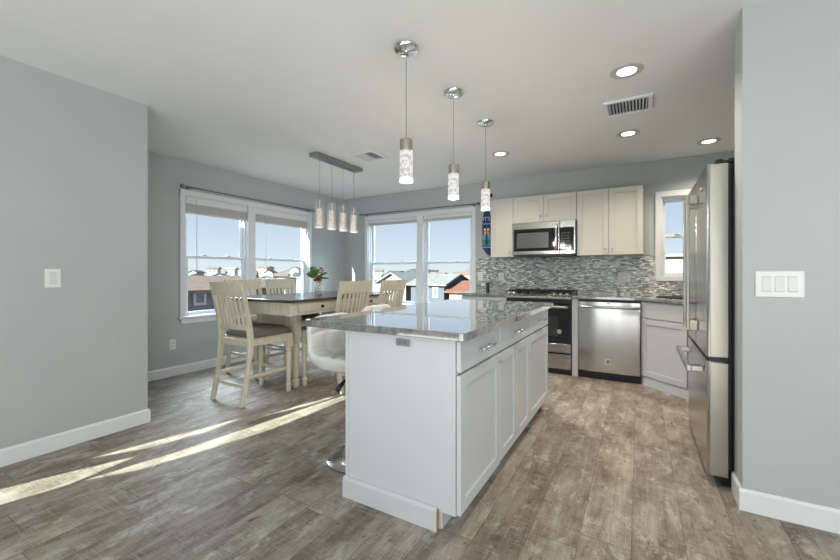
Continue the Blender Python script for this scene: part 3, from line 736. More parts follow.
# ------------------------------------------------------------------ fridge
FX, FY0, FY1 = 0.328, 2.605, 3.515
t = thing('refrigerator', 'stainless french-door refrigerator standing beside the right wall', 'refrigerator', (0.75, 3.06, 0))
part(t, 'body', M().box(0.432, 1.18, FY0 + 0.005, FY1 - 0.005, 0.03, 1.75, 0.004), BLACK)
SEAM, SPL = 3.07, 0.69
def fdoor(y0, y1, z0, z1):
    m = M(); r = 0.022
    poly = [(FX + 0.006, y0 + 0.002), (FX + 0.092, y0 + 0.006), (FX + 0.092, y1 - 0.006), (FX + 0.006, y1 - 0.002), (FX - 0.004, y1 - 0.014)]
    n = 8
    for i in range(1, n): 
        k = i / n; poly.append((FX - 0.004 - 0.0015 * math.sin(PI * k), y1 - 0.014 - (y1 - y0 - 0.028) * k))
    poly.append((FX - 0.004, y0 + 0.014))
    m.prism(poly, 'z', z0, z1, 0.003); return m
ND = part(t, 'near_door', fdoor(FY0, SEAM - 0.003, SPL + 0.012, 1.765), STEELV)
FD = part(t, 'far_door', fdoor(SEAM + 0.003, FY1, SPL + 0.012, 1.765), STEELV)
FZ = part(t, 'freezer_drawer', fdoor(FY0, FY1, 0.052, SPL - 0.012), STEELV)
for d, y0, y1, z0, z1 in ((ND, FY0 + 0.003, FY0 - 0.0015, SPL + 0.016, 1.761), (FZ, FY0 + 0.003, FY0 - 0.0015, 0.056, SPL - 0.016)):
    part(d, 'side_skin', M().box(FX + 0.010, FX + 0.090, y1, y0, z0, z1, 0.002), STEELP, 'pale brushed door edge')
part(t, 'gasket', M().box(FX + 0.093, 0.431, FY0 + 0.01, FY1 - 0.01, 0.07, 1.759), BLACK)
part(t, 'mid_seam', M().box(FX + 0.012, FX + 0.093, FY0 + 0.008, FY1 - 0.008, SPL - 0.011, SPL + 0.011), BLACK)
for d, hy in ((ND, SEAM - 0.10), (FD, SEAM + 0.10)):
    m = M(); m.box(FX - 0.066, FX - 0.050, hy - 0.015, hy + 0.015, 0.80, 1.660, 0.003)
    for z0, z1 in ((0.80, 0.862), (1.602, 1.660)): m.box(FX - 0.051, FX - 0.008, hy - 0.015, hy + 0.015, z0, z1, 0.004)
    part(d, 'handle', m, STEELP)
m = M(); m.box(FX - 0.088, FX - 0.064, FY0 + 0.10, FY1 - 0.10, 0.592, 0.628, 0.004)
for yy in (FY0 + 0.10, FY1 - 0.165): m.box(FX - 0.066, FX - 0.008, yy, yy + 0.065, 0.594, 0.626, 0.004)
part(FZ, 'handle', m, STEEL)
part(ND, 'door_lock_dot', M().cyl((FX - 0.006, 2.80, 1.66), (FX - 0.013, 2.80, 1.66), 0.009, n=12), CHROME)
for yy in (FY0 + 0.005, FY1 - 0.085):
    h = M(); h.box(FX + 0.03, 0.56, yy, yy + 0.08, 1.7655, 1.777, 0.003); h.lathe([(0.020, 1.777), (0.020, 1.789), (0.014, 1.793), (0.0, 1.793)], (FX + 0.055, yy + 0.04), 16)
    h.box(FX + 0.09, 0.56, yy + 0.015, yy + 0.065, 1.777, 1.789, 0.004)
    part(t, 'hinge_cover', h, BLACK)
part(t, 'kick_grille', M().box(FX + 0.06, 0.50, FY0 + 0.02, FY1 - 0.02, 0.0, 0.05), BLACK)

# ------------------------------------------------------------------ dining set
def turned_leg(m, x, y, top, w, blk):
    """square block on top, turned column and bun foot"""
    m.box(x - w / 2, x + w / 2, y - w / 2, y + w / 2, blk, top, 0.003)
    r = w / 2
    m.lathe([(r * 0.55, 0), (r * 0.72, 0.012), (r * 0.8, 0.03), (r * 0.72, 0.046), (r * 0.55, 0.054), (r * 0.95, 0.062), (r * 0.95, 0.078), (r * 0.68, 0.088),
             (r * 0.82, blk * 0.5), (r * 0.95, blk - 0.06), (r * 0.7, blk - 0.045), (r * 1.0, blk - 0.028), (r * 1.0, blk - 0.014), (r * 0.8, blk)], (x, y), 16)
    return m
TX0, TX1, TY0, TY1, TZ = -3.72, -2.75, 2.40, 4.06, 0.915
tcx, tcy = (TX0 + TX1) / 2, (TY0 + TY1) / 2
t = thing('dining_table', 'counter-height cream dining table with dark wood top', 'table', (tcx, tcy, 0))
part(t, 'tabletop', M().box(TX0, TX1, TY0, TY1, TZ - 0.028, TZ, 0.008, 2), DARKTOP, 'dark walnut top')
m = M(); ai = 0.035
m.box(TX0 + ai, TX1 - ai, TY0 + ai, TY0 + ai + 0.022, 0.765, TZ - 0.0285); m.box(TX0 + ai, TX1 - ai, TY1 - ai - 0.022, TY1 - ai, 0.765, TZ - 0.0285)
m.box(TX0 + ai, TX0 + ai + 0.022, TY0 + ai + 0.022, TY1 - ai - 0.022, 0.765, TZ - 0.0285); m.box(TX1 - ai - 0.022, TX1 - ai, TY0 + ai + 0.022, TY1 - ai - 0.022, 0.765, TZ - 0.0285)
for x0, x1, y0, y1 in ((TX0 + ai - 0.004, TX0 + ai + 0.05, TY0 + ai - 0.004, TY0 + ai + 0.05), (TX1 - ai - 0.05, TX1 - ai + 0.004, TY0 + ai - 0.004, TY0 + ai + 0.05), (TX1 - ai - 0.05, TX1 - ai + 0.004, TY1 - ai - 0.05, TY1 - ai + 0.004)):
    m.box(x0, x1, y0, y1, 0.76, TZ - 0.0285, 0.003)
m.box(TX0 + ai + 0.05, TX1 - ai - 0.05, TY0 + ai - 0.006, TY0 + ai, 0.765, 0.785)
part(t, 'apron', m, CREAM)
for y0, y1 in ((TY0 + 0.12, TY0 + 0.72), (TY0 + 0.92, TY0 + 1.52)):
    d = part(t, 'drawer', M().box(TX1 - ai + 0.0005, TX1 - ai + 0.012, y0, y1, 0.79, 0.872, 0.003), CREAM)
    part(d, 'knob', M().tube([(TX1 - ai + 0.011, (y0 + y1) / 2, 0.832), (TX1 - ai + 0.02, (y0 + y1) / 2, 0.832), (TX1 - ai + 0.024, (y0 + y1) / 2, 0.832), (TX1 - ai + 0.036, (y0 + y1) / 2, 0.832)], [0.008, 0.008, 0.016, 0.013], 14), IRON)
for x in (-3.555, -3.035):
    for y in (2.72, 3.70): part(t, 'leg', turned_leg(M(), x, y, 0.765, 0.082, 0.50), CREAM)
part(t, 'end_panel', M().box(-3.5135, -3.0765, 2.70, 2.725, 0.52, 0.765), CREAM); part(t, 'end_panel', M().box(-3.5135, -3.0765, 3.69, 3.715, 0.52, 0.765), CREAM)
part(t, 'shelf', M().box(-3.512, -3.078, 2.726, 3.689, 0.52, 0.54), CREAM)

# counter chair, facing +y
def make_chair(label):
    t = thing('dining_chair', label, 'chair', (0, 0, 0), 'counter-height dining chairs')
    W = 0.230
    def back_y(z):   # rear post line: splayed foot, upright at the seat, raked back
        if z < 0.60: return -0.215 - 0.085 * ((0.60 - z) / 0.60) ** 1.7
        return -0.215 - 0.095 * ((z - 0.60) / 0.50) ** 1.25
    for s in (-1, 1):
        m = M(); zs = [0, 0.12, 0.25, 0.38, 0.50, 0.60, 0.68, 0.78, 0.88, 0.98, 1.06]
        def fn(i, j, s=s):
            k = i * (len(zs) - 1); z = zs[round(k)]; y = back_y(z); d = 0.024 if 0.4 < z < 0.75 else 0.019
            c = [(-0.018, -d), (0.018, -d), (0.018, d), (-0.018, d)][round(j * 4) % 4]
            return (s * (W - 0.018 + (0.010 if z > 0.7 else 0.0) * (z - 0.7)) + c[0], y + c[1], z)
        m.grid(fn, len(zs), 5, False)
        bmesh.ops.remove_doubles(m.bm, verts=m.bm.verts, dist=1e-5)
        bmesh.ops.holes_fill(m.bm, edges=[e_ for e_ in m.bm.edges if e_.is_boundary], sides=4)
        bmesh.ops.bevel(m.bm, geom=[e_ for e_ in m.bm.edges if len(e_.link_faces) == 2 and e_.calc_face_angle(0) > 0.9], offset=0.004, segments=1, affect='EDGES')
        part(t, 'leg', m, CREAM)
    for s in (-1, 1): part(t, 'leg', turned_leg(M(), s * (W - 0.026), 0.215, 0.565, 0.06, 0.44), CREAM)
    m = M(); m.box(-W + 0.037, W - 0.037, -0.235, -0.205, 0.51, 0.570, 0.002); m.box(-W + 0.057, W - 0.057, 0.205, 0.225, 0.51, 0.566, 0.002)
    for s in (-1, 1): m.box(s * (W - 0.012), s * (W - 0.036), -0.195, 0.184, 0.51, 0.566, 0.002)
    m.box(-W, W, -0.19, 0.25, 0.566, 0.578, 0.003)
    part(t, 'seat_frame', m, CREAM)
    cm = M()
    def cush(u, v):
        a = 2 * PI * u; c, s_ = math.cos(a), math.sin(a); p = 0.32
        r = v if v < 1 else 1
        kx = math.copysign(abs(c) ** p, c); ky = math.copysign(abs(s_) ** p, s_)
        prof = [(0.0, 0.066), (0.5, 0.064), (0.8, 0.057), (0.95, 0.042), (1.0, 0.022), (0.985, 0.001)][round(v * 5)]
        return (0.230 * kx * prof[0], 0.03 + 0.225 * ky * prof[0], 0.5785 + prof[1] * 1.22)
    cm.grid(cush, 40, 6, True, True)
    bmesh.ops.remove_doubles(cm.bm, verts=cm.bm.verts, dist=1e-5)
    part(t, 'cushion', cm, TWEED, 'brown-grey upholstered seat')
    def curved_rail(z0, z1, th, bow, name):
        m = M(); n = 9; X = W - (0.034 if name != 'crest_rail' else -0.008)
        def fn(i, j):
            u = -X + 2 * X * i; zz = [z0, z0, z1, z1, z0][round(j * 4)]; yy = [-th, th, th, -th, -th][round(j * 4)]
            return (u, back_y(zz) + yy - bow * (1 - (u / X) ** 2), zz)
        m.grid(fn, n, 5, False); bmesh.ops.remove_doubles(m.bm, verts=m.bm.verts, dist=1e-5)
        bmesh.ops.holes_fill(m.bm, edges=[e_ for e_ in m.bm.edges if e_.is_boundary], sides=4)
        part(t, name, m, CREAM)
    curved_rail(0.965, 1.085, 0.013, 0.018, 'crest_rail'); curved_rail(0.655, 0.70, 0.011, 0.012, 'lower_rail')
    for k in range(6):
        u = -0.145 + 0.058 * k; b = 1 - (u / 0.19) ** 2
        m = M(); zs = [0.698, 0.79, 0.88, 0.967]
        def fn(i, j, u=u, b=b):
            z = zs[round(i * 3)]; kx = [(-1, -1), (1, -1), (1, 1), (-1, 1), (-1, -1)][round(j * 4)]
            return (u + kx[0] * 0.0145, back_y(z) - (0.012 + 0.006 * (z - 0.7) / 0.27) * b + kx[1] * 0.007, z)
        m.grid(fn, 4, 5, False); bmesh.ops.remove_doubles(m.bm, verts=m.bm.verts, dist=1e-5)
        part(t, 'slat', m, CREAM)
    for s in (-1, 1): part(t, 'stretcher', M().box(s * (W - 0.012), s * (W - 0.032), back_y(0.24) + 0.015, 0.187, 0.225, 0.255, 0.003), CREAM)
    part(t, 'stretcher', M().box(-W + 0.034, W - 0.034, back_y(0.16) - 0.009, back_y(0.16) + 0.009, 0.150, 0.180, 0.003), CREAM)
    part(t, 'stretcher', M().box(-W + 0.034, W - 0.034, 0.205, 0.225, 0.205, 0.235, 0.003), CREAM)
    return t
ch = make_chair('cream slat-back chair at the near end of the dining table')
ch.location = (-3.195, 2.375, 0)
dup(ch, (-2.785, 3.01, 0), PI / 2, 'cream chair with its back to the island, nearer the camera')
dup(ch, (-2.738, 3.63, 0), PI / 2, 'cream chair with its back to the island, nearer the back window')
dup(ch, (-3.865, 2.92, 0), -PI / 2, 'cream chair on the window side, just behind the near-end chair')
dup(ch, (-3.865, 3.47, 0), -PI / 2, 'cream chair on the window side, nearer the flower vase')

# vase with flowers
vx, vy = -3.24, 3.25
t = thing('flower_vase', 'small cut-glass vase of red flowers on the dining table', 'vase', (vx, vy, TZ))
m = M(); m.lathe([(0.028, TZ + 0.0005), (0.046, TZ + 0.012), (0.056, TZ + 0.045), (0.050, TZ + 0.085), (0.034, TZ + 0.125), (0.031, TZ + 0.145), (0.040, TZ + 0.160)], (vx, vy), 20, False)
part(t, 'vase', m, VASEG)
part(t, 'water', M().lathe([(0.030, TZ + 0.008), (0.042, TZ + 0.03), (0.042, TZ + 0.07), (0.0, TZ + 0.07)], (vx, vy), 16), glassy('water', 0.05, (0.93, 0.95, 0.95)))
def leaf(m, base, tip, w, up=0.02):
    b, q = Vector(base), Vector(tip); d = q - b; s_ = d.cross(Vector((0.5, -0.86, 0.3))).normalized(); nn = s_.cross(d).normalized()
    def fn(u, v):
        wd = w * math.sin(PI * min(1, u * 0.98 + 0.02)) ** 0.75
        return tuple(b + d * u + s_ * (wd * (v - 0.5) * 2) + nn * (up * math.sin(PI * u) - 0.35 * w * abs(v - 0.5) * 2))
    m.grid(fn, 9, 5)
stm = M()
for a, b in (((0.0, 0.0, 0.02), (-0.03, 0.0, 0.22)), ((0.008, 0.006, 0.02), (0.03, 0.01, 0.31)), ((-0.006, -0.01, 0.02), (0.0, 0.0, 0.26)), ((0.01, -0.008, 0.02), (0.04, -0.02, 0.21))):
    stm.tube([(vx + a[0], vy + a[1], TZ + a[2]), (vx + (a[0] + b[0]) / 2 + 0.004, vy + (a[1] + b[1]) / 2, TZ + (a[2] + b[2]) / 2), (vx + b[0], vy + b[1], TZ + b[2])], 0.004, 6)
part(t, 'stems', stm, STEMG)
for b, q, w in (((-0.02, 0.0, 0.225), (-0.155, -0.055, 0.245), 0.04), ((-0.02, 0, 0.24), (-0.085, -0.05, 0.325), 0.042), ((0.0, 0, 0.22), (-0.09, -0.05, 0.195), 0.018), ((0.01, 0.0, 0.22), (0.085, 0.05, 0.255), 0.020), ((0.01, 0, 0.19), (0.11, 0.06, 0.185), 0.013), ((0.0, 0.0, 0.26), (-0.03, -0.05, 0.29), 0.025)):
    m = M(); leaf(m, (vx + b[0], vy + b[1], TZ + b[2]), (vx + q[0], vy + q[1], TZ + q[2]), w); part(t, 'leaf', m, LEAF)
def blossom(c, r, n, material, name):
    m = M()
    for ring, (k, el) in enumerate(((n, 0.15), (n - 1, 0.7), (n - 3, 1.15))):
        for i in range(k):
            a = 2 * PI * i / k + ring * 0.5
            d = Vector((math.cos(a) * math.cos(el), math.sin(a) * math.cos(el), math.sin(el)))
            leaf(m, c, tuple(Vector(c) + d * r * (1 - 0.15 * ring)), r * 0.36, 0.12 * r)
    part(t, name, m, material)
blossom((vx - 0.008, vy - 0.01, TZ + 0.165), 0.052, 8, PETAL, 'red_flower')
blossom((vx + 0.012, vy + 0.0, TZ + 0.200), 0.036, 7, PETAL, 'red_flower')
for bx, by, bz, r in ((0.025, 0.012, 0.31, 0.022), (0.005, 0.0, 0.29, 0.018), (0.045, 0.02, 0.285, 0.017), (0.02, -0.01, 0.265, 0.02), (0.0, 0.01, 0.325, 0.012)):
    blossom((vx + bx, vy + by, TZ + bz - 0.01), r, 7, BERRY, 'flower_bud')

# ------------------------------------------------------------------ bar stools (facing +x)
def make_stool(label, sz):
    t = thing('bar_stool', label, 'stool', (0, 0, 0), 'white swivel bar stools')
    prof = [(0.175, -0.014), (0.165, 0.0), (0.10, 0.004), (0.0, 0.0), (-0.12, 0.0), (-0.178, 0.006), (-0.196, 0.024), (-0.202, 0.06), (-0.206, 0.12), (-0.210, 0.18), (-0.213, 0.235)]
    P = [Vector((a, 0, b)) for a, b in prof]
    L = [0.0]
    for a, b in zip(P[:-1], P[1:]): L.append(L[-1] + (b - a).length)
    def at(s):
        s *= L[-1]
        for i in range(len(P) - 1):
            if s <= L[i + 1] + 1e-9:
                k = (s - L[i]) / (L[i + 1] - L[i]); d = (P[i + 1] - P[i]).normalized()
                return P[i].lerp(P[i + 1], k), Vector((d.z, 0, -d.x))
        return P[-1], Vector((1, 0, 0))
    Wd = 0.215; NU, NV = 61, 37
    def bumpf(u, v): return 0.016 * (abs(math.sin(PI * u * 6)) ** 0.5 * abs(math.sin(PI * v * 3)) ** 0.5)
    def top(u, v):
        p, n = at(u); n = n if n.z > 0 or n.x > 0 else -n
        y = (v - 0.5) * 2 * Wd * (1 - 0.06 * (u > 0.9) * (u - 0.9) * 10)
        q = p + n * bumpf(u, v); return (q.x + 0.012 * (abs(v - 0.5) * 2) ** 3 * (u ** 3), y, sz + q.z - 0.05 * max(0, (u - 0.7) / 0.3) ** 2 * (abs(v - 0.5) * 2) ** 5)
    def bot(u, v):
        p, n = at(u); n = n if n.z > 0 or n.x > 0 else -n
        e_ = min(1, 10 * min(v, 1 - v) + 0.25, 12 * min(u, 1 - u) + 0.25)
        q = p - n * (0.085 - 0.030 * min(1, max(0, (u - 0.5) * 5))) * e_; y = (v - 0.5) * 2 * Wd * (1 - 0.06 * (u > 0.9) * (u - 0.9) * 10)
        return (q.x + 0.012 * (abs(v - 0.5) * 2) ** 3 * (u ** 3), y, sz + q.z - 0.05 * max(0, (u - 0.7) / 0.3) ** 2 * (abs(v - 0.5) * 2) ** 5)
    m = M(); m.grid(top, NU, NV); m.grid(bot, NU, NV)
    be = [e_ for e_ in m.bm.edges if e_.is_boundary]
    bmesh.ops.bridge_loops(m.bm, edges=be)
    for f in m.bm.faces: f.smooth = True
    part(t, 'seat_shell', m, LEATHER)
    part(t, 'mount_plate', M().box(-0.09, 0.09, -0.09, 0.09, sz - 0.115, sz - 0.086, 0.003), BLACK)
    part(t, 'column', M().lathe([(0.029, 0.05), (0.029, sz - 0.30), (0.018, sz - 0.295), (0.018, sz - 0.115)], (0, 0), 20), CHROME)
    part(t, 'base', M().lathe([(0.195, 0.0), (0.195, 0.008), (0.188, 0.013), (0.10, 0.017), (0.05, 0.022), (0.038, 0.045), (0.030, 0.06)], (0, 0), 48), BASEM)
    part(t, 'lever', M().tube([(0.0, -0.02, sz - 0.13), (0.0, -0.11, sz - 0.14), (-0.01, -0.15, sz - 0.17), (-0.015, -0.175, sz - 0.20)], [0.005, 0.006, 0.015, 0.014], 10), BLACK)
    fr = M(); fr.tube([(0.03, 0.0, 0.31), (0.10, 0.0, 0.28), (0.15, 0.07, 0.27), (0.172, 0.0, 0.27), (0.15, -0.07, 0.27), (0.10, 0.0, 0.28)], 0.008, 8)
    part(t, 'footrest', fr, CHROME)
    return t
st = make_stool('white tufted swivel stool tucked under the near end of the island', 0.662)
st.location = (-1.535, 1.875, 0)
st2 = make_stool('white swivel stool whose curved back shows above the island top', 0.68)
st2.location = (-1.575, 2.42, 0)

# ------------------------------------------------------------------ lamps
def island_pendant(label, y, dz):
    x = -1.172 + (y - 1.87) * 0.013
    t = thing('pendant_lamp', label, 'lamp', (x, y, ZC), 'pendant lamps over the island')
    part(t, 'canopy', M().lathe([(0.0, ZC - 0.030), (0.012, ZC - 0.030), (0.014, ZC - 0.024), (0.045, ZC - 0.022), (0.066, ZC - 0.018), (0.074, ZC - 0.008), (0.074, ZC - 0.0005)], (x, y), 36), CHROME)
    part(t, 'cord', M().cyl((x, y, (1.9450 + dz)), (x, y, ZC - 0.03), 0.0020, n=8), CABLE)
    part(t, 'socket', M().lathe([(0.0, (1.9500 + dz)), (0.008, (1.9500 + dz)), (0.010, (1.9450 + dz)), (0.036, (1.9440 + dz)), (0.037, (1.9400 + dz)), (0.037, (1.8800 + dz)), (0.034, (1.8780 + dz))][::-1], (x, y), 28), NICKEL)
    s = part(t, 'glass_shade', M().lathe([(0.0, (1.7040 + dz)), (0.037, (1.7040 + dz)), (0.0385, (1.7080 + dz)), (0.0385, (1.8740 + dz)), (0.0375, (1.8775 + dz)), (0.0, (1.8775 + dz))], (x, y), 28), BUBBLE)
    part(s, 'glass_rim', M().lathe([(0.0385, (1.7000 + dz)), (0.0395, (1.7020 + dz)), (0.0395, (1.7200 + dz)), (0.0386, (1.7200 + dz))], (x, y), 28), LITRIM)
def bulb(name, x, y, z, power, color):
    l = bpy.data.lights.new(name, 'POINT'); l.energy = power; l.color = color; l.shadow_soft_size = 0.04
    o = bpy.data.objects.new(name, l); COL.objects.link(o); o.location = (x, y, z)
for y in (1.87, 2.50, 3.14): bulb('pendant_bulb', -1.17, y, 1.64, 4.5, (1.0, 0.95, 0.88))
for k in range(4): bulb('chandelier_bulb', -3.065, 3.085 + 0.195 * k, 1.60, 1.5, (1.0, 0.95, 0.88))
island_pendant('pendant lamp with bubble glass hanging nearest the camera', 1.87, -0.006)
island_pendant('middle of the three bubble-glass pendant lamps', 2.50, 0.002)
island_pendant('bubble-glass pendant lamp nearest the kitchen wall', 3.14, 0.012)

t = thing('linear_chandelier', 'grey bar chandelier with four glass cylinders over the dining table', 'lamp', (-3.06, 3.37, ZC))
part(t, 'canopy', M().box(-3.125, -2.995, 2.985, 3.755, ZC - 0.042, ZC - 0.0005, 0.004), GREYMET)
for k in range(4):
    x, y = -3.065, 3.080 + 0.195 * k
    part(t, 'cord', M().cyl((x, y, 1.97), (x, y, ZC - 0.042), 0.0016, n=6), CABLE)
    s = part(t, 'shade', M().lathe([(0.052, 1.665), (0.052, 1.975), (0.0495, 1.975), (0.0495, 1.667)], (x, y), 28), CLEAR, 'clear glass cylinder')
    part(s, 'socket', M().lathe([(0.020, 1.88), (0.020, 1.945), (0.008, 1.95), (0.004, 1.972), (0.0, 1.972)], (x, y), 16), CHROME)
    part(s, 'lit_tube', M().lathe([(0.0, 1.672), (0.025, 1.672), (0.027, 1.676), (0.027, 1.878), (0.0, 1.8795)], (x, y), 24), BUBBLEW)

for x, y, lab in ((-0.07, 2.80, 'round recessed ceiling light nearest the camera'), (-0.09, 4.06, 'recessed ceiling light between the vent and the wall cabinets'),
                  (0.60, 4.70, 'recessed ceiling light above the refrigerator, nearest the corner'), (-1.32, 4.05, 'recessed ceiling light behind the hanging pendants')):
    t = thing('recessed_light', lab, 'ceiling light', (x, y, ZC), 'recessed ceiling lights')
    part(t, 'trim_ring', M().lathe([(0.0575, ZC - 0.004), (0.068, ZC - 0.008), (0.098, ZC - 0.005), (0.098, ZC - 0.0005), (0.0575, ZC - 0.0005)], (x, y), 36), RINGM)
    part(t, 'lens', M().lathe([(0.0, ZC - 0.0055), (0.0570, ZC - 0.0045), (0.0570, ZC - 0.0006)], (x, y), 32), LAMP)
    l = bpy.data.lights.new('downlight', 'SPOT'); l.energy = 56; l.color = (1.0, 0.87, 0.70); l.spot_size = math.radians(140); l.spot_blend = 0.8; l.shadow_soft_size = 0.07
    o = bpy.data.objects.new('downlight', l); COL.objects.link(o); o.location = (x, y, ZC - 0.02)

# ceiling vents
def vent(label, x, y, sx, sy, n, rz=0.0):
    t = thing('ceiling_vent', label, 'vent', (x, y, ZC), None)
    T = TR(x, y, 0)
    f = 0.030; m = M(T); zz = ZC - 0.0005
    for q in ((-sx, sx, -sy, -sy + f), (-sx, sx, sy - f, sy), (-sx, -sx + f, -sy + f, sy - f), (sx - f, sx, -sy + f, sy - f)): m.box(q[0], q[1], q[2], q[3], zz - 0.018, zz, 0.004)
    part(t, 'frame', m, TRIM)
    part(t, 'backing', M(T).box(-sx + f, sx - f, -sy + f, sy - f, zz - 0.003, zz), DARKIN)
    for k in range(n):
        u = -sx + f + (2 * sx - 2 * f) * (k + 0.5) / n; tl = 0.004 if k < n / 2 else -0.004
        part(t, 'louver', M(T).prism([(u - tl - 0.0012, zz - 0.016), (u - tl + 0.0012, zz - 0.016), (u + tl + 0.0012, zz - 0.003), (u + tl - 0.0012, zz - 0.003)], 'y', -sy + f, sy - f), TRIM)
    return t
vent('white louvered ceiling vent between two recessed lights', -0.075, 3.38, 0.165, 0.155, 12)
vent('square white ceiling vent beside the bar chandelier', -2.61, 3.38, 0.155, 0.155, 11)

# ------------------------------------------------------------------ blinds, rods
def blind(label, T, u0, u1, ztop, zbot, material, ns, wand=None, hr=0.042):
    """raised mini blind in the window's canonical frame"""
    c = T @ Vector(((u0 + u1) / 2, 0.012, ztop))
    t = thing('mini_blind', label, 'blind', tuple(c), 'raised mini blinds')
    part(t, 'headrail', M(T).box(u0, u1, -0.004, 0.024, ztop - hr, ztop, 0.003), BLIND)
    m = M(T); h = (ztop - hr - 0.001 - zbot - 0.018) / ns
    for k in range(ns):
        z = zbot + 0.018 + h * k; m.box(u0 + 0.004, u1 - 0.004, -0.003, 0.022, z + h * 0.15, z + h * 0.95)
    part(t, 'slat_stack', m, material)
    part(t, 'bottom_rail', M(T).box(u0 + 0.002, u1 - 0.002, -0.004, 0.023, zbot, zbot + 0.017, 0.003), BLIND)
    if wand:
        part(t, 'wand', M(T).tube([(wand[0], -0.010, ztop - 0.03), (wand[0], -0.012, wand[1])], 0.0045, 8), PLAST)
b0, b1 = W1[0] + CW + 0.016, W1[1] - CW - 0.016
blind('half-stacked blind over the near pane of the left window', T_LEFT, b0, 3.261, 2.054, 1.862, BLINDT, 16, (b0 + 0.12, 1.2), 0.075)
blind('half-stacked blind over the far pane of the left window', T_LEFT, 3.379, b1, 2.054, 1.862, BLINDT, 16, (3.55, 1.15), 0.075)
b0, b1 = W2[0] + CW + 0.016, W2[1] - CW - 0.016
blind('raised blind over the left pane of the back window', T_BACK, b0, -3.054, 2.054, 1.965, BLINDT, 5)
blind('raised blind over the right pane of the back window', T_BACK, -2.936, b1, 2.054, 1.965, BLINDT, 5)
def rod(label, T, u0, u1, z, ends):
    c = T @ Vector(((u0 + u1) / 2, -0.075, z))
    t = thing('curtain_rod', label, 'curtain rod', tuple(c), None)
    part(t, 'rod', M(T).tube([(u0, -0.075, z), (u1, -0.075, z)], 0.0085, 10), PEWTER)
    for u, sgn in ((u0, -1), (u1, 1)):
        if sgn in ends:
            m = M(T); m.tube([(u, -0.075, z), (u + sgn * 0.012, -0.075, z), (u + sgn * 0.016, -0.075, z), (u + sgn * 0.03, -0.075, z), (u + sgn * 0.045, -0.075, z), (u + sgn * 0.056, -0.075, z), (u + sgn * 0.06, -0.075, z)], [0.009, 0.012, 0.019, 0.025, 0.024, 0.014, 0.003], 14)
            part(t, 'finial', m, PEWTER)
        bm2 = M(T); ui = u - sgn * 0.05
        bm2.tube([(ui, -0.075, z - 0.012), (ui, -0.02, z - 0.014), (ui, -0.0005, z - 0.014)], 0.006, 8); bm2.box(ui - 0.012, ui + 0.012, -0.005, -0.0005, z - 0.04, z + 0.012, 0.002)
        part(t, 'bracket', bm2, PEWTER)
rod('grey curtain rod above the left window', T_LEFT, 2.42, 4.36, 2.155, (-1, 1))
rod('grey curtain rod above the back window', T_BACK, -4.10, -2.03, 2.158, (-1, 1))

# ------------------------------------------------------------------ wall plates, hanging board, bottle
def outlet(label, T, u, z, y=0.0, gang=1, w=0.07, h=0.115, group='wall outlets', name='wall_outlet', cat='outlet'):
    c = T @ Vector((u, y, z))
    t = thing(name, label, cat, tuple(c), group)
    W_ = w + 0.046 * (gang - 1)
    part(t, 'plate', M(T).box(u - W_ / 2, u + W_ / 2, y - 0.007, y - 0.0005, z - h / 2, z + h / 2, 0.0025), PLAST)
    for k in range(gang):
        uc = u + (k - (gang - 1) / 2) * 0.046
        if name == 'light_switch':
            part(t, 'rocker', M(T).prism([(y - 0.0115, z - 0.033), (y - 0.0065, z - 0.033), (y - 0.0065, z + 0.033), (y - 0.008, z + 0.033)], 'x', uc - 0.0165, uc + 0.0165, 0.001), PLASTS)
            f = M(T)
            for q in ((-0.0185, 0.0185, -0.036, -0.0345), (-0.0185, 0.0185, 0.0345, 0.036)): f.box(uc + q[0], uc + q[1], y - 0.0076, y - 0.0069, z + q[2], z + q[3])
            part(t, 'rocker_gap', f, GREYPL)
        else:
            for dz in (-0.02, 0.02):
                part(t, 'socket', M(T).box(uc - 0.0165, uc + 0.0165, y - 0.0095, y - 0.0068, z + dz - 0.014, z + dz + 0.014, 0.003), PLASTS)
    return t
yb = -0.012
outlet('white outlet on the backsplash nearest the back window', T_BACK, -1.985, 1.120, yb)
outlet('white outlet on the backsplash just right of the dark bottle', T_BACK, -1.675, 1.115, yb)
outlet('wide pale outlet plate on the backsplash under the tall wall cabinet', T_BACK, -0.158, 1.112, yb, 2, 0.085)
outlet('white outlet low on the left wall below the window', T_LEFT, 2.315, 0.357)
outlet('white single light switch on the near left wall', TR(XP, 0, 0, PI / 2), 0.95, 1.131, 0, 1, 0.08, 0.125, None, 'light_switch', 'light switch')
outlet('white triple rocker light switch on the right wall', TR(0, YRW, 0), 0.576, 1.112, 0, 3, 0.083, 0.125, None, 'light_switch', 'light switch')
solo('wall_hook', M().tube([(-1.822, YB - 0.001, 2.262), (-1.822, YB - 0.02, 2.262), (-1.822, YB - 0.045, 2.262), (-1.822, YB - 0.05, 2.262)], [0.012, 0.012, 0.03, 0.022], 16), BLACK, 'small black round knob on the wall above the blue board', 'hook', (-1.822, YB, 2.262))

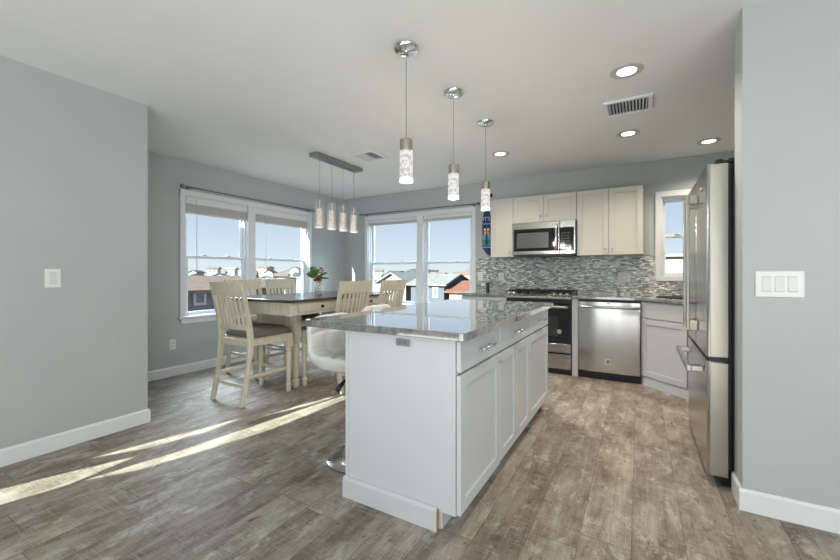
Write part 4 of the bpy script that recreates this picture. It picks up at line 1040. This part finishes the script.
# blue surfboard-shaped sign
bx0, bx1 = -1.958, -1.822; bc = (bx0 + bx1) / 2
t = thing('wall_sign', 'navy surfboard-shaped wall sign with pale lettering beside the wall cabinet', 'sign', (bc, YB, 1.40))
out = [(bx1 - 0.012, 1.405), (bx1 - 0.004, 1.44), (bx1, 1.56), (bx1, 1.86), (bx1 - 0.012, 1.98), (bc + 0.025, 2.07), (bc, 2.10), (bc - 0.025, 2.07), (bx0 + 0.012, 1.98), (bx0, 1.86), (bx0, 1.56), (bx0 + 0.004, 1.52), (bc + 0.01, 1.43)]
part(t, 'board', M().prism(out, 'y', YB - 0.022, YB - 0.0008, 0.003), NAVY)
yf = YB - 0.0235
def text(parent, name, s, size, x, z, material, shear=0.0):
    cu = bpy.data.curves.new(name, 'FONT'); cu.body = s; cu.size = size; cu.align_x = 'CENTER'; cu.extrude = 0.0008; cu.shear = shear; cu.offset = 0.0006
    to = bpy.data.objects.new(name, cu); COL.objects.link(to)
    bpy.context.view_layer.update()
    me = bpy.data.meshes.new_from_object(to.evaluated_get(bpy.context.evaluated_depsgraph_get()))
    bpy.data.objects.remove(to)
    off = ORG[parent.name]
    me.transform(Matrix.Translation((x - off[0], yf - off[1], z - off[2])) @ Matrix.Rotation(PI / 2, 4, 'X'))
    o = bpy.data.objects.new(name, me); COL.objects.link(o); me.materials.clear(); me.materials.append(material); o.parent = parent; ORG[o.name] = off
text(t, 'lettering', "IT'S", 0.074, bc - 0.001, 1.915, LETTER)
text(t, 'lettering', "5 O'CLOCK", 0.0275, bc, 1.860, LETTER)
text(t, 'lettering', "SOMEWHERE", 0.0215, bc, 1.525, LETTER)
def blob(name, material, pts, y0=0.002):
    part(t, name, M().prism(pts, 'y', YB - 0.0225 - y0, YB - 0.0215), material)
def ell(cx, cz, rx, rz, n=14): return [(cx + rx * math.cos(2 * PI * i / n), cz + rz * math.sin(2 * PI * i / n)) for i in range(n)]
blob('painted_sea', SKYB, [(bx0 + 0.006, 1.56), (bx1 - 0.006, 1.56), (bx1 - 0.006, 1.74), (bx0 + 0.006, 1.74)], 0.0006)
blob('painted_leaves', GREENP, [(bx0 + 0.006, 1.565), (bc - 0.01, 1.565), (bc - 0.012, 1.63), (bx0 + 0.006, 1.65)], 0.001)
blob('painted_leaves', TEAL, [(bc + 0.012, 1.58), (bx1 - 0.006, 1.58), (bx1 - 0.006, 1.65), (bc + 0.015, 1.64)], 0.001)
blob('painted_post', NAVY, [(bc - 0.02, 1.565), (bc + 0.02, 1.565), (bc + 0.012, 1.74), (bc - 0.012, 1.74)], 0.0012)
for s_ in (-1, 1):
    blob('painted_bird_body', YEL, ell(bc + s_ * 0.030, 1.745, 0.024, 0.045), 0.0016)
    blob('painted_bird_wing', RED if s_ < 0 else TEAL, ell(bc + s_ * 0.045, 1.735, 0.012, 0.040), 0.002)
    blob('painted_bird_wing', RED, ell(bc + s_ * 0.040, 1.765, 0.022, 0.018), 0.0022)
    blob('painted_bird_head', WHITEP, ell(bc + s_ * 0.024, 1.788, 0.017, 0.017), 0.0026)

# bottle on the counter
bx, by = -1.845, 5.10
t = thing('bottle', 'dark green bottle with slim pale pump on the left counter', 'bottle', (bx, by, CTZ))
part(t, 'body', M().lathe([(0.021, CTZ + 0.0005), (0.022, CTZ + 0.004), (0.022, CTZ + 0.105), (0.017, CTZ + 0.122), (0.009, CTZ + 0.13)], (bx, by), 18), BOTTLEG)
part(t, 'pump', M().lathe([(0.009, CTZ + 0.1305), (0.009, CTZ + 0.145), (0.005, CTZ + 0.15), (0.005, CTZ + 0.225), (0.010, CTZ + 0.23), (0.010, CTZ + 0.245), (0.0, CTZ + 0.247)], (bx, by), 12), PLASTS)
